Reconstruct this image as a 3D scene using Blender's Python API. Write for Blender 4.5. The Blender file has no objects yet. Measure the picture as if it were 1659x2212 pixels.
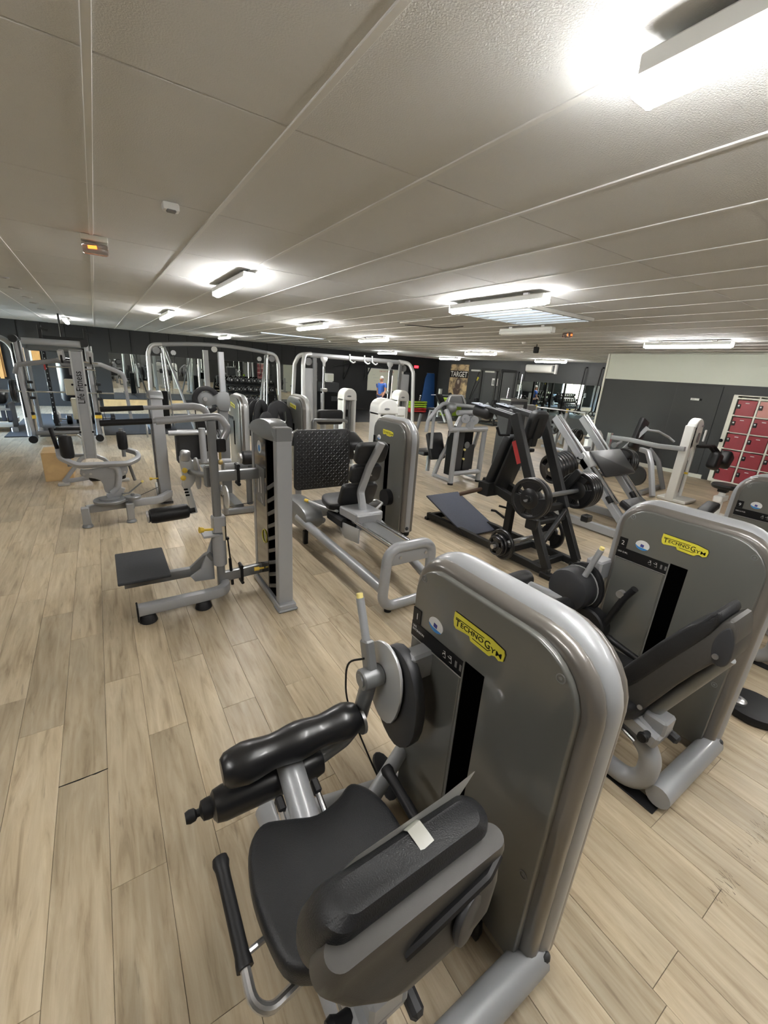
import bpy, bmesh, math, random
from mathutils import Vector, Matrix
random.seed(7)
S = bpy.context.scene
COL = S.collection
# ---------------------------------------------------------------- camera
FPX, PITCH, ROLL, YAW, CAMH = 898.6, .3257, -.0675, .5992, 1.85
CEIL = 2.65
def cam_axes():
    cp, sp, cr, sr = math.cos(PITCH), math.sin(PITCH), math.cos(ROLL), math.sin(ROLL)
    rt = Vector((1, 0, 0)); fw = Vector((0, cp, -sp)); dn = Vector((0, -sp, -cp))
    Z = Matrix.Rotation(-YAW, 3, 'Z')
    return Z @ (cr*rt + sr*dn), Z @ (-sr*rt + cr*dn), Z @ fw
CR, CD, CF = cam_axes()
CPOS = Vector((0, 0, CAMH))
cam = bpy.data.cameras.new('camera'); camo = bpy.data.objects.new('camera', cam); COL.objects.link(camo)
cam.sensor_fit = 'VERTICAL'; cam.sensor_height = 24; cam.sensor_width = 18; cam.lens = 24*FPX/2212
cam.clip_start = .02; cam.clip_end = 200
M = Matrix.Identity(4)
for i in range(3):
    M[i][0] = CR[i]; M[i][1] = -CD[i]; M[i][2] = -CF[i]; M[i][3] = CPOS[i]
camo.matrix_world = M
S.camera = camo
def project(p):
    d = Vector(p) - CPOS; z = d.dot(CF)
    return (829.5 + FPX*d.dot(CR)/z, 1106 + FPX*d.dot(CD)/z, z) if z > .05 else (0, 0, -1)
# ---------------------------------------------------------------- world, exposure
W = bpy.data.worlds.new('sky'); S.world = W; W.use_nodes = True
wn = W.node_tree.nodes; bgn = wn['Background']
sky = wn.new('ShaderNodeTexSky'); sky.sky_type = 'NISHITA'; sky.sun_elevation = .7; sky.sun_rotation = 2.2; sky.sun_disc = False
W.node_tree.links.new(sky.outputs[0], bgn.inputs[0]); bgn.inputs[1].default_value = 8.0
S.view_settings.view_transform = 'Standard'; S.view_settings.look = 'None'; S.view_settings.gamma = 1
S.view_settings.use_curve_mapping = False
S.view_settings.exposure = 1.32
LAMP = 40.0
S.cycles.use_denoising = True
S.cycles.max_bounces = 8; S.cycles.diffuse_bounces = 4; S.cycles.glossy_bounces = 4
S.cycles.caustics_reflective = False; S.cycles.caustics_refractive = False
S.cycles.sample_clamp_indirect = 6

# ---------------------------------------------------------------- materials
def mat(name, col, rough=.5, metal=0, nscale=0, namt=.15, bump=0, bscale=None, coat=0, spec=.5, emit=0, stretch=None):
    m = bpy.data.materials.new(name); m.use_nodes = True
    nt = m.node_tree; b = nt.nodes['Principled BSDF']
    b.inputs['Base Color'].default_value = (*col, 1); b.inputs['Roughness'].default_value = rough
    b.inputs['Metallic'].default_value = metal; b.inputs['Specular IOR Level'].default_value = spec
    b.inputs['Coat Weight'].default_value = coat; b.inputs['Coat Roughness'].default_value = .06
    if emit:
        b.inputs['Emission Color'].default_value = (*col, 1); b.inputs['Emission Strength'].default_value = emit
    if nscale or bump:
        tc = nt.nodes.new('ShaderNodeTexCoord'); out = tc.outputs['Object']
        if stretch:
            mp = nt.nodes.new('ShaderNodeMapping'); mp.inputs['Scale'].default_value = stretch
            nt.links.new(out, mp.inputs[0]); out = mp.outputs[0]
    if nscale:
        n = nt.nodes.new('ShaderNodeTexNoise'); n.inputs['Scale'].default_value = nscale; n.inputs['Detail'].default_value = 5
        r = nt.nodes.new('ShaderNodeMapRange'); r.inputs[3].default_value = 1-namt; r.inputs[4].default_value = 1+namt
        mx = nt.nodes.new('ShaderNodeMix'); mx.data_type = 'RGBA'; mx.blend_type = 'MULTIPLY'; mx.inputs[0].default_value = 1
        mx.inputs[6].default_value = (*col, 1)
        nt.links.new(out, n.inputs['Vector']); nt.links.new(n.outputs[0], r.inputs[0])
        nt.links.new(r.outputs[0], mx.inputs[7]); nt.links.new(mx.outputs[2], b.inputs['Base Color'])
    if bump:
        n2 = nt.nodes.new('ShaderNodeTexNoise'); n2.inputs['Scale'].default_value = bscale or 150; n2.inputs['Detail'].default_value = 3
        bp = nt.nodes.new('ShaderNodeBump'); bp.inputs['Strength'].default_value = bump; bp.inputs['Distance'].default_value = .004
        nt.links.new(out, n2.inputs['Vector']); nt.links.new(n2.outputs[0], bp.inputs['Height']); nt.links.new(bp.outputs[0], b.inputs['Normal'])
    return m
SIL = mat('silver_paint', (.31, .318, .328), .38, .08, 6, .05, coat=.3)
SILD = mat('dark_silver_paint', (.2, .205, .21), .4, .4, 6, .06, coat=.3)
SILB = mat('bright_silver_paint', (.52, .53, .53), .34, .4, 6, .05, coat=.3)
PANEL = mat('panel_lacquer', (.112, .113, .103), .3, .15, 4, .05, coat=.75)
BAND = mat('panel_band', (.15, .138, .123), .3, .25, 4, .05, coat=.5)
CHROME = mat('chrome', (.75, .76, .77), .14, 1)
STEEL = mat('brushed_steel', (.5, .5, .5), .33, .9, 30, .1)
LEATH = mat('black_leather', (.009, .009, .01), .38, 0, 12, .2, bump=.35, bscale=260, spec=.35)
VINYL = mat('glossy_black_vinyl', (.009, .009, .01), .33, 0, 0, bump=.12, bscale=40, coat=.12)
LEATHG = mat('grey_black_leather', (.014, .0145, .016), .42, 0, 14, .25, bump=.35, bscale=300, spec=.4)
RUBBER = mat('black_rubber', (.009, .009, .01), .5, 0, 30, .2, spec=.3)
PLATEM = mat('black_plate_rubber', (.009, .009, .01), .34, 0, 20, .2, coat=.15)
CASE = mat('dark_grey_stack_cover', (.035, .036, .038), .45, 0, 8, .1)
SLATM = mat('grey_slat', (.07, .072, .075), .4)
WALLD = mat('dark_grey_wall', (.07, .072, .07), .6, 0, 2, .1)
PLAST = mat('grey_plastic', (.026, .027, .03), .5, 0, 30, .1)
SHELL = mat('taupe_shell_plastic', (.05, .047, .043), .48, 0, 60, .1, bump=.08, bscale=500)
BLACKF = mat('black_frame_paint', (.014, .0145, .015), .45, 0, 8, .2, spec=.35)
GLOSSB = mat('gloss_black', (.012, .012, .013), .08, 0, coat=.8)
VOID = mat('slot_black', (.001, .001, .001), .8, spec=0)
WHITEP = mat('white_machine_paint', (.72, .72, .69), .35, 0, 3, .05, coat=.3)
WHITE = mat('white_plastic', (.75, .75, .72), .4)
YELLOW = mat('yellow_plastic', (.75, .52, .06), .4)
YELLOWP = mat('yellow_print', (.62, .56, .05), .35, 0, 40, .05)
YPALE = mat('pale_yellow_tip', (.8, .68, .25), .45)
INK = mat('black_ink', (.004, .004, .004), .5, spec=.2)
PRINTW = mat('white_print', (.62, .62, .6), .5)
PRINTG = mat('grey_print', (.18, .18, .18), .5)
STRIP = mat('black_info_strip', (.006, .006, .007), .3, spec=.3)
BLUEP = mat('blue_print', (.03, .2, .5), .4)
NAVYP = mat('navy_print', (.05, .05, .22), .4)
MATB = mat('slate_rubber_mat', (.024, .026, .03), .7, 0, 60, .25, bump=.2, bscale=200)
MATP = mat('blue_grey_platform', (.06, .066, .09), .62, 0, 90, .2, bump=.15, bscale=220)
BLUEM = mat('blue_gym_mat', (.012, .06, .2), .5, 0, 5, .1)
GREEN = mat('lime_plastic', (.3, .45, .03), .5, 0, 6, .1)
REDM = mat('red_plastic', (.4, .03, .03), .45, 0, 6, .1)
WOODB = mat('plywood', (.5, .34, .16), .55, 0, 6, .35, stretch=(1, 6, 1))
ORANGEW = mat('orange_wood', (.55, .3, .1), .5, 0, 5, .3, stretch=(8, 1, 1))
BOARD = mat('whiteboard', (.72, .72, .6), .35)
SKIN = mat('skin', (.42, .2, .13), .5, 0, 8, .08)
SHIRT = mat('blue_shirt', (.04, .13, .5), .7, 0, 8, .12)
TROUS = mat('navy_trousers', (.02, .025, .06), .8, 0, 8, .12)
HAIR = mat('grey_hair', (.5, .48, .45), .6, 0, 40, .2)
PAPER = mat('paper', (.6, .6, .57), .7, 0, 20, .06)
TAPE = mat('adhesive_tape', (.35, .35, .31), .3)
LOCKB = mat('locker_body', (.66, .66, .58), .45, 0, 4, .06)
LOCKR = mat('locker_red', (.26, .022, .035), .42, 0, 5, .25)
LOCKP = mat('locker_faded_pink', (.5, .22, .2), .45, 0, 5, .2)
EMITW = mat('lamp_diffuser', (1, .985, .96), .4, emit=LAMP)
EMITO = mat('orange_reflection_glow', (1, .22, .03), .4, emit=1.3)
EMITR = mat('red_exit_glow', (1, .02, .03), .4, emit=2.5)
EMITS = mat('skylight_panel', (.72, .85, 1), .4, emit=.55)
CLEARP = mat('smoky_clear_plastic', (.5, .45, .42), .12); CLEARP.node_tree.nodes['Principled BSDF'].inputs['Transmission Weight'].default_value = .8
GLASS = mat('window_glass', (1, 1, 1), .02); GLASS.node_tree.nodes['Principled BSDF'].inputs['Transmission Weight'].default_value = 1
MIRROR = mat('mirror_silvering', (.62, .65, .63), .015, 1)
WALLK = mat('black_wall_paint', (.009, .0092, .01), .65, 0, 2, .2, bump=.1, bscale=60)
WALLG = mat('charcoal_wall_paint', (.026, .0275, .029), .6, 0, 1.5, .15, bump=.08, bscale=60)
WALLW = mat('offwhite_wall_paint', (.6, .62, .55), .6, 0, 1.5, .04, bump=.08, bscale=60)
DOORG = mat('dark_grey_door', (.035, .036, .037), .5, 0, 2, .1)
SUBF = mat('dark_joint', (.06, .045, .03), .8)
CGAP = mat('ceiling_void', (.03, .03, .03), .9)
CTILE = mat('ceiling_tile', (.66, .665, .66), .85, 0, 3, .035, bump=.5, bscale=170)
CRAIL = mat('ceiling_rail', (.7, .7, .68), .6, 0, 5, .03)
CABLE = mat('black_cable', (.008, .008, .008), .5)

def wood_floor():
    m = bpy.data.materials.new('oak_laminate'); m.use_nodes = True; nt = m.node_tree; L = nt.links.new
    b = nt.nodes['Principled BSDF']; N = nt.nodes.new
    geo = N('ShaderNodeNewGeometry'); oi = N('ShaderNodeObjectInfo')
    add = N('ShaderNodeMath'); add.operation = 'ADD'; L(geo.outputs['Random Per Island'], add.inputs[0]); L(oi.outputs['Random'], add.inputs[1])
    fr = N('ShaderNodeMath'); fr.operation = 'FRACT'; L(add.outputs[0], fr.inputs[0])
    off = N('ShaderNodeMath'); off.operation = 'MULTIPLY'; off.inputs[1].default_value = 37; L(fr.outputs[0], off.inputs[0])
    cmb = N('ShaderNodeCombineXYZ'); L(off.outputs[0], cmb.inputs[1]); L(off.outputs[0], cmb.inputs[2])
    va = N('ShaderNodeVectorMath'); va.operation = 'ADD'; L(geo.outputs['Position'], va.inputs[0]); L(cmb.outputs[0], va.inputs[1])
    mp = N('ShaderNodeMapping'); mp.inputs['Scale'].default_value = (1, .09, 1); L(va.outputs[0], mp.inputs[0])
    n1 = N('ShaderNodeTexNoise'); n1.inputs['Scale'].default_value = 26; n1.inputs['Detail'].default_value = 7; n1.inputs['Roughness'].default_value = .62
    n1.inputs['Distortion'].default_value = .6; L(mp.outputs[0], n1.inputs['Vector'])
    mp2 = N('ShaderNodeMapping'); mp2.inputs['Scale'].default_value = (1, .3, 1); L(va.outputs[0], mp2.inputs[0])
    n2 = N('ShaderNodeTexNoise'); n2.inputs['Scale'].default_value = 7; n2.inputs['Detail'].default_value = 3; L(mp2.outputs[0], n2.inputs['Vector'])
    n3 = N('ShaderNodeTexNoise'); n3.inputs['Scale'].default_value = 55; n3.inputs['Detail'].default_value = 4; L(mp.outputs[0], n3.inputs['Vector'])
    r = N('ShaderNodeValToRGB'); L(n1.outputs[0], r.inputs[0])
    e = r.color_ramp.elements
    e[0].position = .27; e[0].color = (.235, .18, .115, 1); e[1].position = .72; e[1].color = (.53, .45, .325, 1)
    k = e.new(.44); k.color = (.4, .322, .215, 1)
    mx = N('ShaderNodeMix'); mx.data_type = 'RGBA'; mx.blend_type = 'MULTIPLY'; mx.inputs[0].default_value = 1; L(r.outputs[0], mx.inputs[6])
    mr = N('ShaderNodeMapRange'); mr.inputs[1].default_value = .25; mr.inputs[2].default_value = .75; mr.inputs[3].default_value = .84; mr.inputs[4].default_value = 1.14; L(n2.outputs[0], mr.inputs[0])
    L(mr.outputs[0], mx.inputs[7])
    mr2 = N('ShaderNodeMapRange'); mr2.inputs[3].default_value = .84; mr2.inputs[4].default_value = 1.12; L(fr.outputs[0], mr2.inputs[0])
    mx2 = N('ShaderNodeMix'); mx2.data_type = 'RGBA'; mx2.blend_type = 'MULTIPLY'; mx2.inputs[0].default_value = 1; L(mx.outputs[2], mx2.inputs[6]); L(mr2.outputs[0], mx2.inputs[7])
    mr3 = N('ShaderNodeMapRange'); mr3.inputs[1].default_value = .66; mr3.inputs[2].default_value = .74; mr3.inputs[3].default_value = 1; mr3.inputs[4].default_value = .72; L(n3.outputs[0], mr3.inputs[0])
    mx3 = N('ShaderNodeMix'); mx3.data_type = 'RGBA'; mx3.blend_type = 'MULTIPLY'; mx3.inputs[0].default_value = 1; L(mx2.outputs[2], mx3.inputs[6]); L(mr3.outputs[0], mx3.inputs[7])
    L(mx3.outputs[2], b.inputs['Base Color'])
    b.inputs['Roughness'].default_value = .38; b.inputs['Specular IOR Level'].default_value = .45
    bp = N('ShaderNodeBump'); bp.inputs['Strength'].default_value = .12; bp.inputs['Distance'].default_value = .002
    L(n1.outputs[0], bp.inputs['Height']); L(bp.outputs[0], b.inputs['Normal'])
    return m
WOOD = wood_floor()
def camo_poster():
    m = bpy.data.materials.new('sand_camouflage_print'); m.use_nodes = True; nt = m.node_tree; L = nt.links.new
    tc = nt.nodes.new('ShaderNodeTexCoord'); n = nt.nodes.new('ShaderNodeTexNoise'); n.inputs['Scale'].default_value = 3.2; n.inputs['Detail'].default_value = 2
    r = nt.nodes.new('ShaderNodeValToRGB'); r.color_ramp.interpolation = 'CONSTANT'
    e = r.color_ramp.elements; e[0].color = (.12, .09, .06, 1); e[1].position = .42; e[1].color = (.27, .2, .12, 1)
    k = e.new(.52); k.color = (.46, .34, .19, 1)
    L(tc.outputs['Object'], n.inputs['Vector']); L(n.outputs[0], r.inputs[0]); L(r.outputs[0], nt.nodes['Principled BSDF'].inputs['Base Color'])
    return m
CAMO = camo_poster()
def tread_mat():
    m = mat('tread_plate_black', (.012, .012, .013), .36); nt = m.node_tree; L = nt.links.new
    tc = nt.nodes.new('ShaderNodeTexCoord'); bk = nt.nodes.new('ShaderNodeTexNoise'); bk.inputs['Scale'].default_value = 90
    bp = nt.nodes.new('ShaderNodeBump'); bp.inputs['Strength'].default_value = .2; bp.inputs['Distance'].default_value = .002
    L(tc.outputs['Object'], bk.inputs['Vector']); L(bk.outputs[0], bp.inputs['Height']); L(bp.outputs[0], nt.nodes['Principled BSDF'].inputs['Normal'])
    return m
TREAD = tread_mat()

# ---------------------------------------------------------------- mesh helpers
def fillet(pts, r, n=5):
    pts = [Vector(p) for p in pts]
    if not r or len(pts) < 3: return pts
    out = [pts[0]]
    for i in range(1, len(pts)-1):
        a, b, c = pts[i-1], pts[i], pts[i+1]
        d1 = a-b; d2 = c-b; l1, l2 = d1.length, d2.length
        d1.normalize(); d2.normalize()
        ang = d1.angle(d2)
        if ang > 3.1: out.append(b); continue
        t = min(r/math.tan(ang/2), l1*.48, l2*.48)
        p0, p1 = b+d1*t, b+d2*t
        rr = t*math.tan(ang/2); cen = b+(d1+d2).normalized()*(rr/math.sin(ang/2))
        u0, u1 = p0-cen, p1-cen; th = u0.angle(u1)
        for k in range(n+1):
            s = k/n
            out.append(cen + (u0*math.sin((1-s)*th)+u1*math.sin(s*th))/math.sin(th))
    out.append(pts[-1]); return out
def rrect(w, h, r, n=4):
    o = []
    r = min(r, w/2-1e-5, h/2-1e-5)
    for cx, cy, a in ((w/2-r, h/2-r, 0), (-w/2+r, h/2-r, 90), (-w/2+r, -h/2+r, 180), (w/2-r, -h/2+r, 270)):
        for k in range(n+1):
            t = math.radians(a+90*k/n); o.append((cx+r*math.cos(t), cy+r*math.sin(t)))
    return o
def circ(r, n, r2=None): return [(r*math.cos(2*math.pi*k/n), (r2 or r)*math.sin(2*math.pi*k/n)) for k in range(n)]
def smooth2d(pts, n=4):
    o = []; m = len(pts)
    for i in range(m):
        p0, p1, p2, p3 = [Vector(pts[(i+j-1) % m]) for j in range(4)]
        for k in range(n):
            t = k/n
            o.append(tuple(.5*((2*p1)+(p2-p0)*t+(2*p0-5*p1+4*p2-p3)*t*t+(3*p1-p0-3*p2+p3)*t**3)))
    return o
def spline(pts, n=5):
    P = [Vector(p) for p in pts]; P = [2*P[0]-P[1]]+P+[2*P[-1]-P[-2]]; o = []
    for i in range(1, len(P)-2):
        for k in range(n):
            t = k/n; p0, p1, p2, p3 = P[i-1:i+3]
            o.append(.5*((2*p1)+(p2-p0)*t+(2*p0-5*p1+4*p2-p3)*t*t+(3*p1-p0-3*p2+p3)*t**3))
    o.append(P[-2]); return o
class MB:
    def __init__(s): s.v = []; s.f = []
    def add(s, v, f):
        n = len(s.v); s.v += [tuple(x) for x in v]; s.f += [tuple(i+n for i in q) for q in f]; return s
    def rings(s, R, closed=False, cap=True):
        n = len(R[0]); f = []; m = len(R)
        for i in range(m if closed else m-1):
            for k in range(n):
                a, b = i*n+k, i*n+(k+1) % n; j = ((i+1) % m)*n
                f.append((a, b, j+(k+1) % n, j+k))
        if cap and not closed: f += [tuple(range(n))[::-1], tuple(range((m-1)*n, m*n))]
        return s.add([p for r in R for p in r], f)
    def sweep(s, pts, sec, up=(0, 0, 1), closed=False, cap=True, scale=None):
        pts = [Vector(p) for p in pts]; m = len(pts); R = []; U = None
        for i, p in enumerate(pts):
            a = pts[i-1] if (i or closed) else p; b = pts[(i+1) % m] if (i < m-1 or closed) else p
            t = (b-a).normalized()
            if U is None:
                U = Vector(up)
                if abs(U.normalized().dot(t)) > .98: U = Vector((0, 1, 0)) if abs(t.y) < .9 else Vector((1, 0, 0))
            U = (U - t*U.dot(t)).normalized(); V = t.cross(U)
            k = scale[i] if scale else 1
            R.append([p + V*(x*k) + U*(y*k) for x, y in sec])
        return s.rings(R, closed, cap)
    def tube(s, pts, r, fil=0, n=12, closed=False, nf=5, **k): return s.sweep(fillet(pts, fil, nf) if not closed else pts, circ(r, n), closed=closed, **k)
    def rtube(s, pts, w, h, fil=0, r=.008, up=(0, 0, 1), nf=5, **k): return s.sweep(fillet(pts, fil, nf), rrect(w, h, r, 2), up=up, **k)
    def cyl(s, a, b, r, r2=None, n=16, bev=0):
        a, b = Vector(a), Vector(b); L = (b-a).length; r2 = r if r2 is None else r2
        prof = [(r-bev, 0), (r, bev), (r2, L-bev), (r2-bev, L)] if bev else [(r, 0), (r2, L)]
        return s.lathe(prof, a, b-a, n)
    def lathe(s, prof, o=(0, 0, 0), ax=(0, 0, 1), n=20, cap=True):
        o = Vector(o); ax = Vector(ax).normalized()
        u = ax.orthogonal().normalized(); w = ax.cross(u)
        R = [[o+ax*h+(u*math.cos(2*math.pi*k/n)+w*math.sin(2*math.pi*k/n))*max(r, 1e-4) for k in range(n)] for r, h in prof]
        return s.rings(R, cap=cap)
    def ring(s, o, ax, R0, r, n=24, m=8):
        o = Vector(o); ax = Vector(ax).normalized(); u = ax.orthogonal().normalized(); w = ax.cross(u)
        P = [o+(u*math.cos(2*math.pi*k/n)+w*math.sin(2*math.pi*k/n))*R0 for k in range(n)]
        return s.sweep(P, circ(r, m), up=ax, closed=True)
    def box(s, c, d, rot=None, bev=0, seg=1):
        bm = bmesh.new(); bmesh.ops.create_cube(bm, size=1)
        for v in bm.verts: v.co = Vector((v.co.x*d[0], v.co.y*d[1], v.co.z*d[2]))
        if bev: bmesh.ops.bevel(bm, geom=bm.edges[:], offset=min(bev, min(d)*.45), segments=seg, affect='EDGES', profile=.5)
        X = Matrix.Translation(Vector(c))
        if rot is not None: X = X @ (rot.to_4x4() if hasattr(rot, 'to_4x4') else rot)
        bm.verts.index_update()
        s.add([X @ v.co for v in bm.verts], [[v.index for v in f.verts] for f in bm.faces]); bm.free(); return s
    def bar(s, a, b, w, h, up=(0, 0, 1), bev=.004):
        a, b = Vector(a), Vector(b); t = (b-a).normalized(); U = Vector(up)
        if abs(U.normalized().dot(t)) > .98: U = Vector((0, 1, 0))
        U = (U-t*U.dot(t)).normalized(); V = t.cross(U)
        R = Matrix((V, t, U)).transposed()
        return s.box((a+b)/2, (w, (b-a).length, h), R, bev)
    def prism(s, out, o, u, v, depth, bev=0, seg=2, crown=0):
        o, u, v = Vector(o), Vector(u).normalized(), Vector(v).normalized(); n = u.cross(v).normalized()
        P = [Vector(p).to_2d() if len(p) > 2 else Vector(p) for p in out]; m = len(P)
        A = sum(P[i].x*P[(i+1) % m].y-P[(i+1) % m].x*P[i].y for i in range(m))
        if A < 0: P.reverse()
        N = []
        for i in range(m):
            e = (P[(i+1) % m]-P[i-1]); e = Vector((e.y, -e.x))
            N.append(e.normalized() if e.length > 1e-9 else Vector((0, 0)))
        lv = []
        if bev:
            for k in range(seg+1):
                a = math.pi/2*k/seg; lv.append((bev*(1-math.sin(a)), bev*(1-math.cos(a))))
            lv += [(i, depth-d) for i, d in reversed(lv)]
        else: lv = [(0, 0), (0, depth)]
        R = [[o+u*(p.x-q.x*i)+v*(p.y-q.y*i)+n*d for p, q in zip(P, N)] for i, d in lv]
        if crown:
            c = sum(P, Vector((0, 0)))/m
            for f_, d_ in ((.8, .55), (.5, .85), (.15, 1)):
                i0 = lv[-1][0]
                R.append([o+u*(c.x+(p.x-q.x*i0-c.x)*f_)+v*(c.y+(p.y-q.y*i0-c.y)*f_)+n*(depth+crown*d_) for p, q in zip(P, N)])
        return s.rings(R)
    def ball(s, c, r, n=14, m=8, sc=(1, 1, 1)):
        R = []
        for i in range(m+1):
            a = math.pi*i/m; q = max(math.sin(a), .01)
            R.append([Vector(c)+Vector((r*q*math.cos(2*math.pi*k/n)*sc[0], r*q*math.sin(2*math.pi*k/n)*sc[1], -r*math.cos(a)*sc[2])) for k in range(n)])
        return s.rings(R)
    def move(s, d):
        d = Vector(d); s.v = [tuple(Vector(p)+d) for p in s.v]; return s
    def mesh(s, name, m, sm=True, ang=.6):
        me = bpy.data.meshes.new(name); me.from_pydata(s.v, [], s.f)
        bm = bmesh.new(); bm.from_mesh(me); bmesh.ops.recalc_face_normals(bm, faces=bm.faces[:]); bm.to_mesh(me); bm.free()
        me.materials.append(m)
        if sm:
            me.shade_smooth(); me.set_sharp_from_angle(angle=ang)
        return me
def link(name, data, loc=(0, 0, 0), parent=None):
    o = bpy.data.objects.new(name, data); COL.objects.link(o); o.location = loc
    if parent: o.parent = parent
    return o
def tag(o, label, cat, group=None):
    o['label'] = label; o['category'] = cat
    if group: o['group'] = group
    return o
class Thing:
    """A top-level thing: geometry is written in `base` coordinates shifted by `off`, parts hang from an Empty."""
    def __init__(s, name, label, cat, loc, group=None, off=(0, 0, 0)):
        s.off = Vector(off); s.loc = Vector(loc)+s.off; s.o = tag(link(name, None, s.loc), label, cat, group); s.o.empty_display_size = .1
        s.at = {}
    def p(s, name, mb, m, parent=None, label=None, sm=True, ang=.6, kind=None):
        d = s.off-s.loc
        mb.v = [(x+d.x, y+d.y, z+d.z) for x, y, z in mb.v]
        o = link(name, mb.mesh(name, m, sm, ang), (0, 0, 0), parent or s.o)
        if label: o['label'] = label
        if kind: o['kind'] = kind
        return o
def single(name, mb, m, label, cat, group=None, loc=None, **k):
    if loc is None: loc = sum((Vector(v) for v in mb.v), Vector())/len(mb.v); loc.z = min(v[2] for v in mb.v)
    mb.move(-Vector(loc)); return tag(link(name, mb.mesh(name, m, **k), loc), label, cat, group)
def struct(name, mb, m, parent=None, **k):
    o = link(name, mb.mesh(name, m, **k), (0, 0, 0), parent)
    if not parent: o['kind'] = 'structure'
    return o
def dup(root, loc, label=None, rot=None, name=None):
    r = root.copy(); COL.objects.link(r); r.location = loc
    if label: r['label'] = label
    if rot is not None: r.rotation_euler = rot
    for ch in root.children:
        c = ch.copy(); COL.objects.link(c); c.parent = r
        for g in ch.children:
            d = g.copy(); COL.objects.link(d); d.parent = c
    return r
_tc = {}
def text_mb(txt, size, o, u, v, depth=.0008, bold=0, sx=1):
    key = (txt, bold)
    if key not in _tc:
        c = bpy.data.curves.new('t', 'FONT'); c.body = txt; c.size = 1; c.resolution_u = 2; c.offset = bold; c.extrude = .5
        ob = bpy.data.objects.new('t', c); COL.objects.link(ob)
        me = bpy.data.meshes.new_from_object(ob.evaluated_get(bpy.context.evaluated_depsgraph_get()))
        _tc[key] = ([tuple(q.co) for q in me.vertices], [tuple(p.vertices) for p in me.polygons])
        bpy.data.objects.remove(ob); bpy.data.curves.remove(c); bpy.data.meshes.remove(me)
    V, F = _tc[key]
    o, u, v = Vector(o), Vector(u).normalized(), Vector(v).normalized(); n = u.cross(v)
    return MB().add([o+u*(x*size*sx)+v*(y*size)+n*((z+.5)*depth) for x, y, z in V], F)
def text_width(txt, bold=0):
    text_mb(txt, 1, (0, 0, 0), (1, 0, 0), (0, 1, 0), bold=bold); return max(p[0] for p in _tc[(txt, bold)][0])
X_, Y_, Z_ = Vector((1, 0, 0)), Vector((0, 1, 0)), Vector((0, 0, 1))
RX = lambda a: Matrix.Rotation(a, 3, 'X')
RY = lambda a: Matrix.Rotation(a, 3, 'Y')
RZ = lambda a: Matrix.Rotation(a, 3, 'Z')
# ================================================================ the room
XL, XR, YB, YF = -5.0, 15.5, -2.6, 18.4      # left, far right, behind the camera, back wall
XW, YW = 11.17, 6.5                           # the white lobby block on the right
nt = GLASS.node_tree; tr = nt.nodes.new('ShaderNodeBsdfTransparent'); gl = nt.nodes.new('ShaderNodeBsdfGlossy'); gl.inputs['Roughness'].default_value = .02
fz = nt.nodes.new('ShaderNodeFresnel'); mxs = nt.nodes.new('ShaderNodeMixShader')
nt.links.new(fz.outputs[0], mxs.inputs[0]); nt.links.new(tr.outputs[0], mxs.inputs[1]); nt.links.new(gl.outputs[0], mxs.inputs[2])
nt.links.new(mxs.outputs[0], nt.nodes['Material Output'].inputs[0])

def area_seen(pts):
    P = [project(p) for p in pts]
    if min(p[2] for p in P) <= 0: 
        P = [p for p in P if p[2] > 0]
        if len(P) < 3: return 0
    x = [min(max(p[0], 0), 1659) for p in P]; y = [min(max(p[1], 0), 2212) for p in P]; n = len(P)
    return abs(sum(x[i]*y[(i+1) % n]-x[(i+1) % n]*y[i] for i in range(n)))/2

floor = struct('floor', MB().box((5.25, 7.9, -.06), (20.5, 21, .1)), SUBF, sm=False)
PW, PL = .1822, 1.206
known = {1: 2.277, 2: 1.874, 3: 1.311, 4: 1.988, 5: 2.536, 6: 1.99, 7: 2.524, 8: 1.991, 9: 2.547, 11: .115, 13: .11}
pl = []
for k in range(-24, 90):
    x0 = -.739+PW*k
    if x0 > XR or x0+PW < XL: continue
    y0 = known.get(k, random.uniform(0, PL))
    j = math.floor((YB-y0)/PL)
    while y0+j*PL < YF:
        y = y0+j*PL; j += 1
        if x0 > XW and y+PL < YW: continue
        pl.append((area_seen([(x0, y, 0), (x0+PW, y, 0), (x0+PW, y+PL, 0), (x0, y+PL, 0)]), x0, y))
pl.sort(reverse=True)
def plank(w, l):
    g, c = .0006, .001
    a, b, cx, d = g, w-g, g, l-g
    v = [(a, cx, -.008), (b, cx, -.008), (b, d, -.008), (a, d, -.008), (a, cx, -c), (b, cx, -c), (b, d, -c), (a, d, -c),
         (a+c, cx+c, 0), (b-c, cx+c, 0), (b-c, d-c, 0), (a+c, d-c, 0)]
    f = [(8, 9, 10, 11)]+[(i, (i+1) % 4, (i+1) % 4+4, i+4) for i in range(4)]+[(i+4, (i+1) % 4+4, (i+1) % 4+8, i+8) for i in range(4)]
    return v, f
pv, pf = plank(PW, PL)
pme = MB().add(pv, pf).mesh('plank', WOOD, sm=False)
rest = MB()
for i, (a, x, y) in enumerate(pl):
    z = random.uniform(-.0006, .0004)
    if i < 298:
        link('plank', pme, (x, y, z), floor)
    else: rest.add([(p[0]+x, p[1]+y, p[2]+z) for p in pv], pf)
o = link('far_planks', rest.mesh('far_planks', WOOD, sm=False), (0, 0, 0), floor); o['kind'] = 'stuff'

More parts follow.
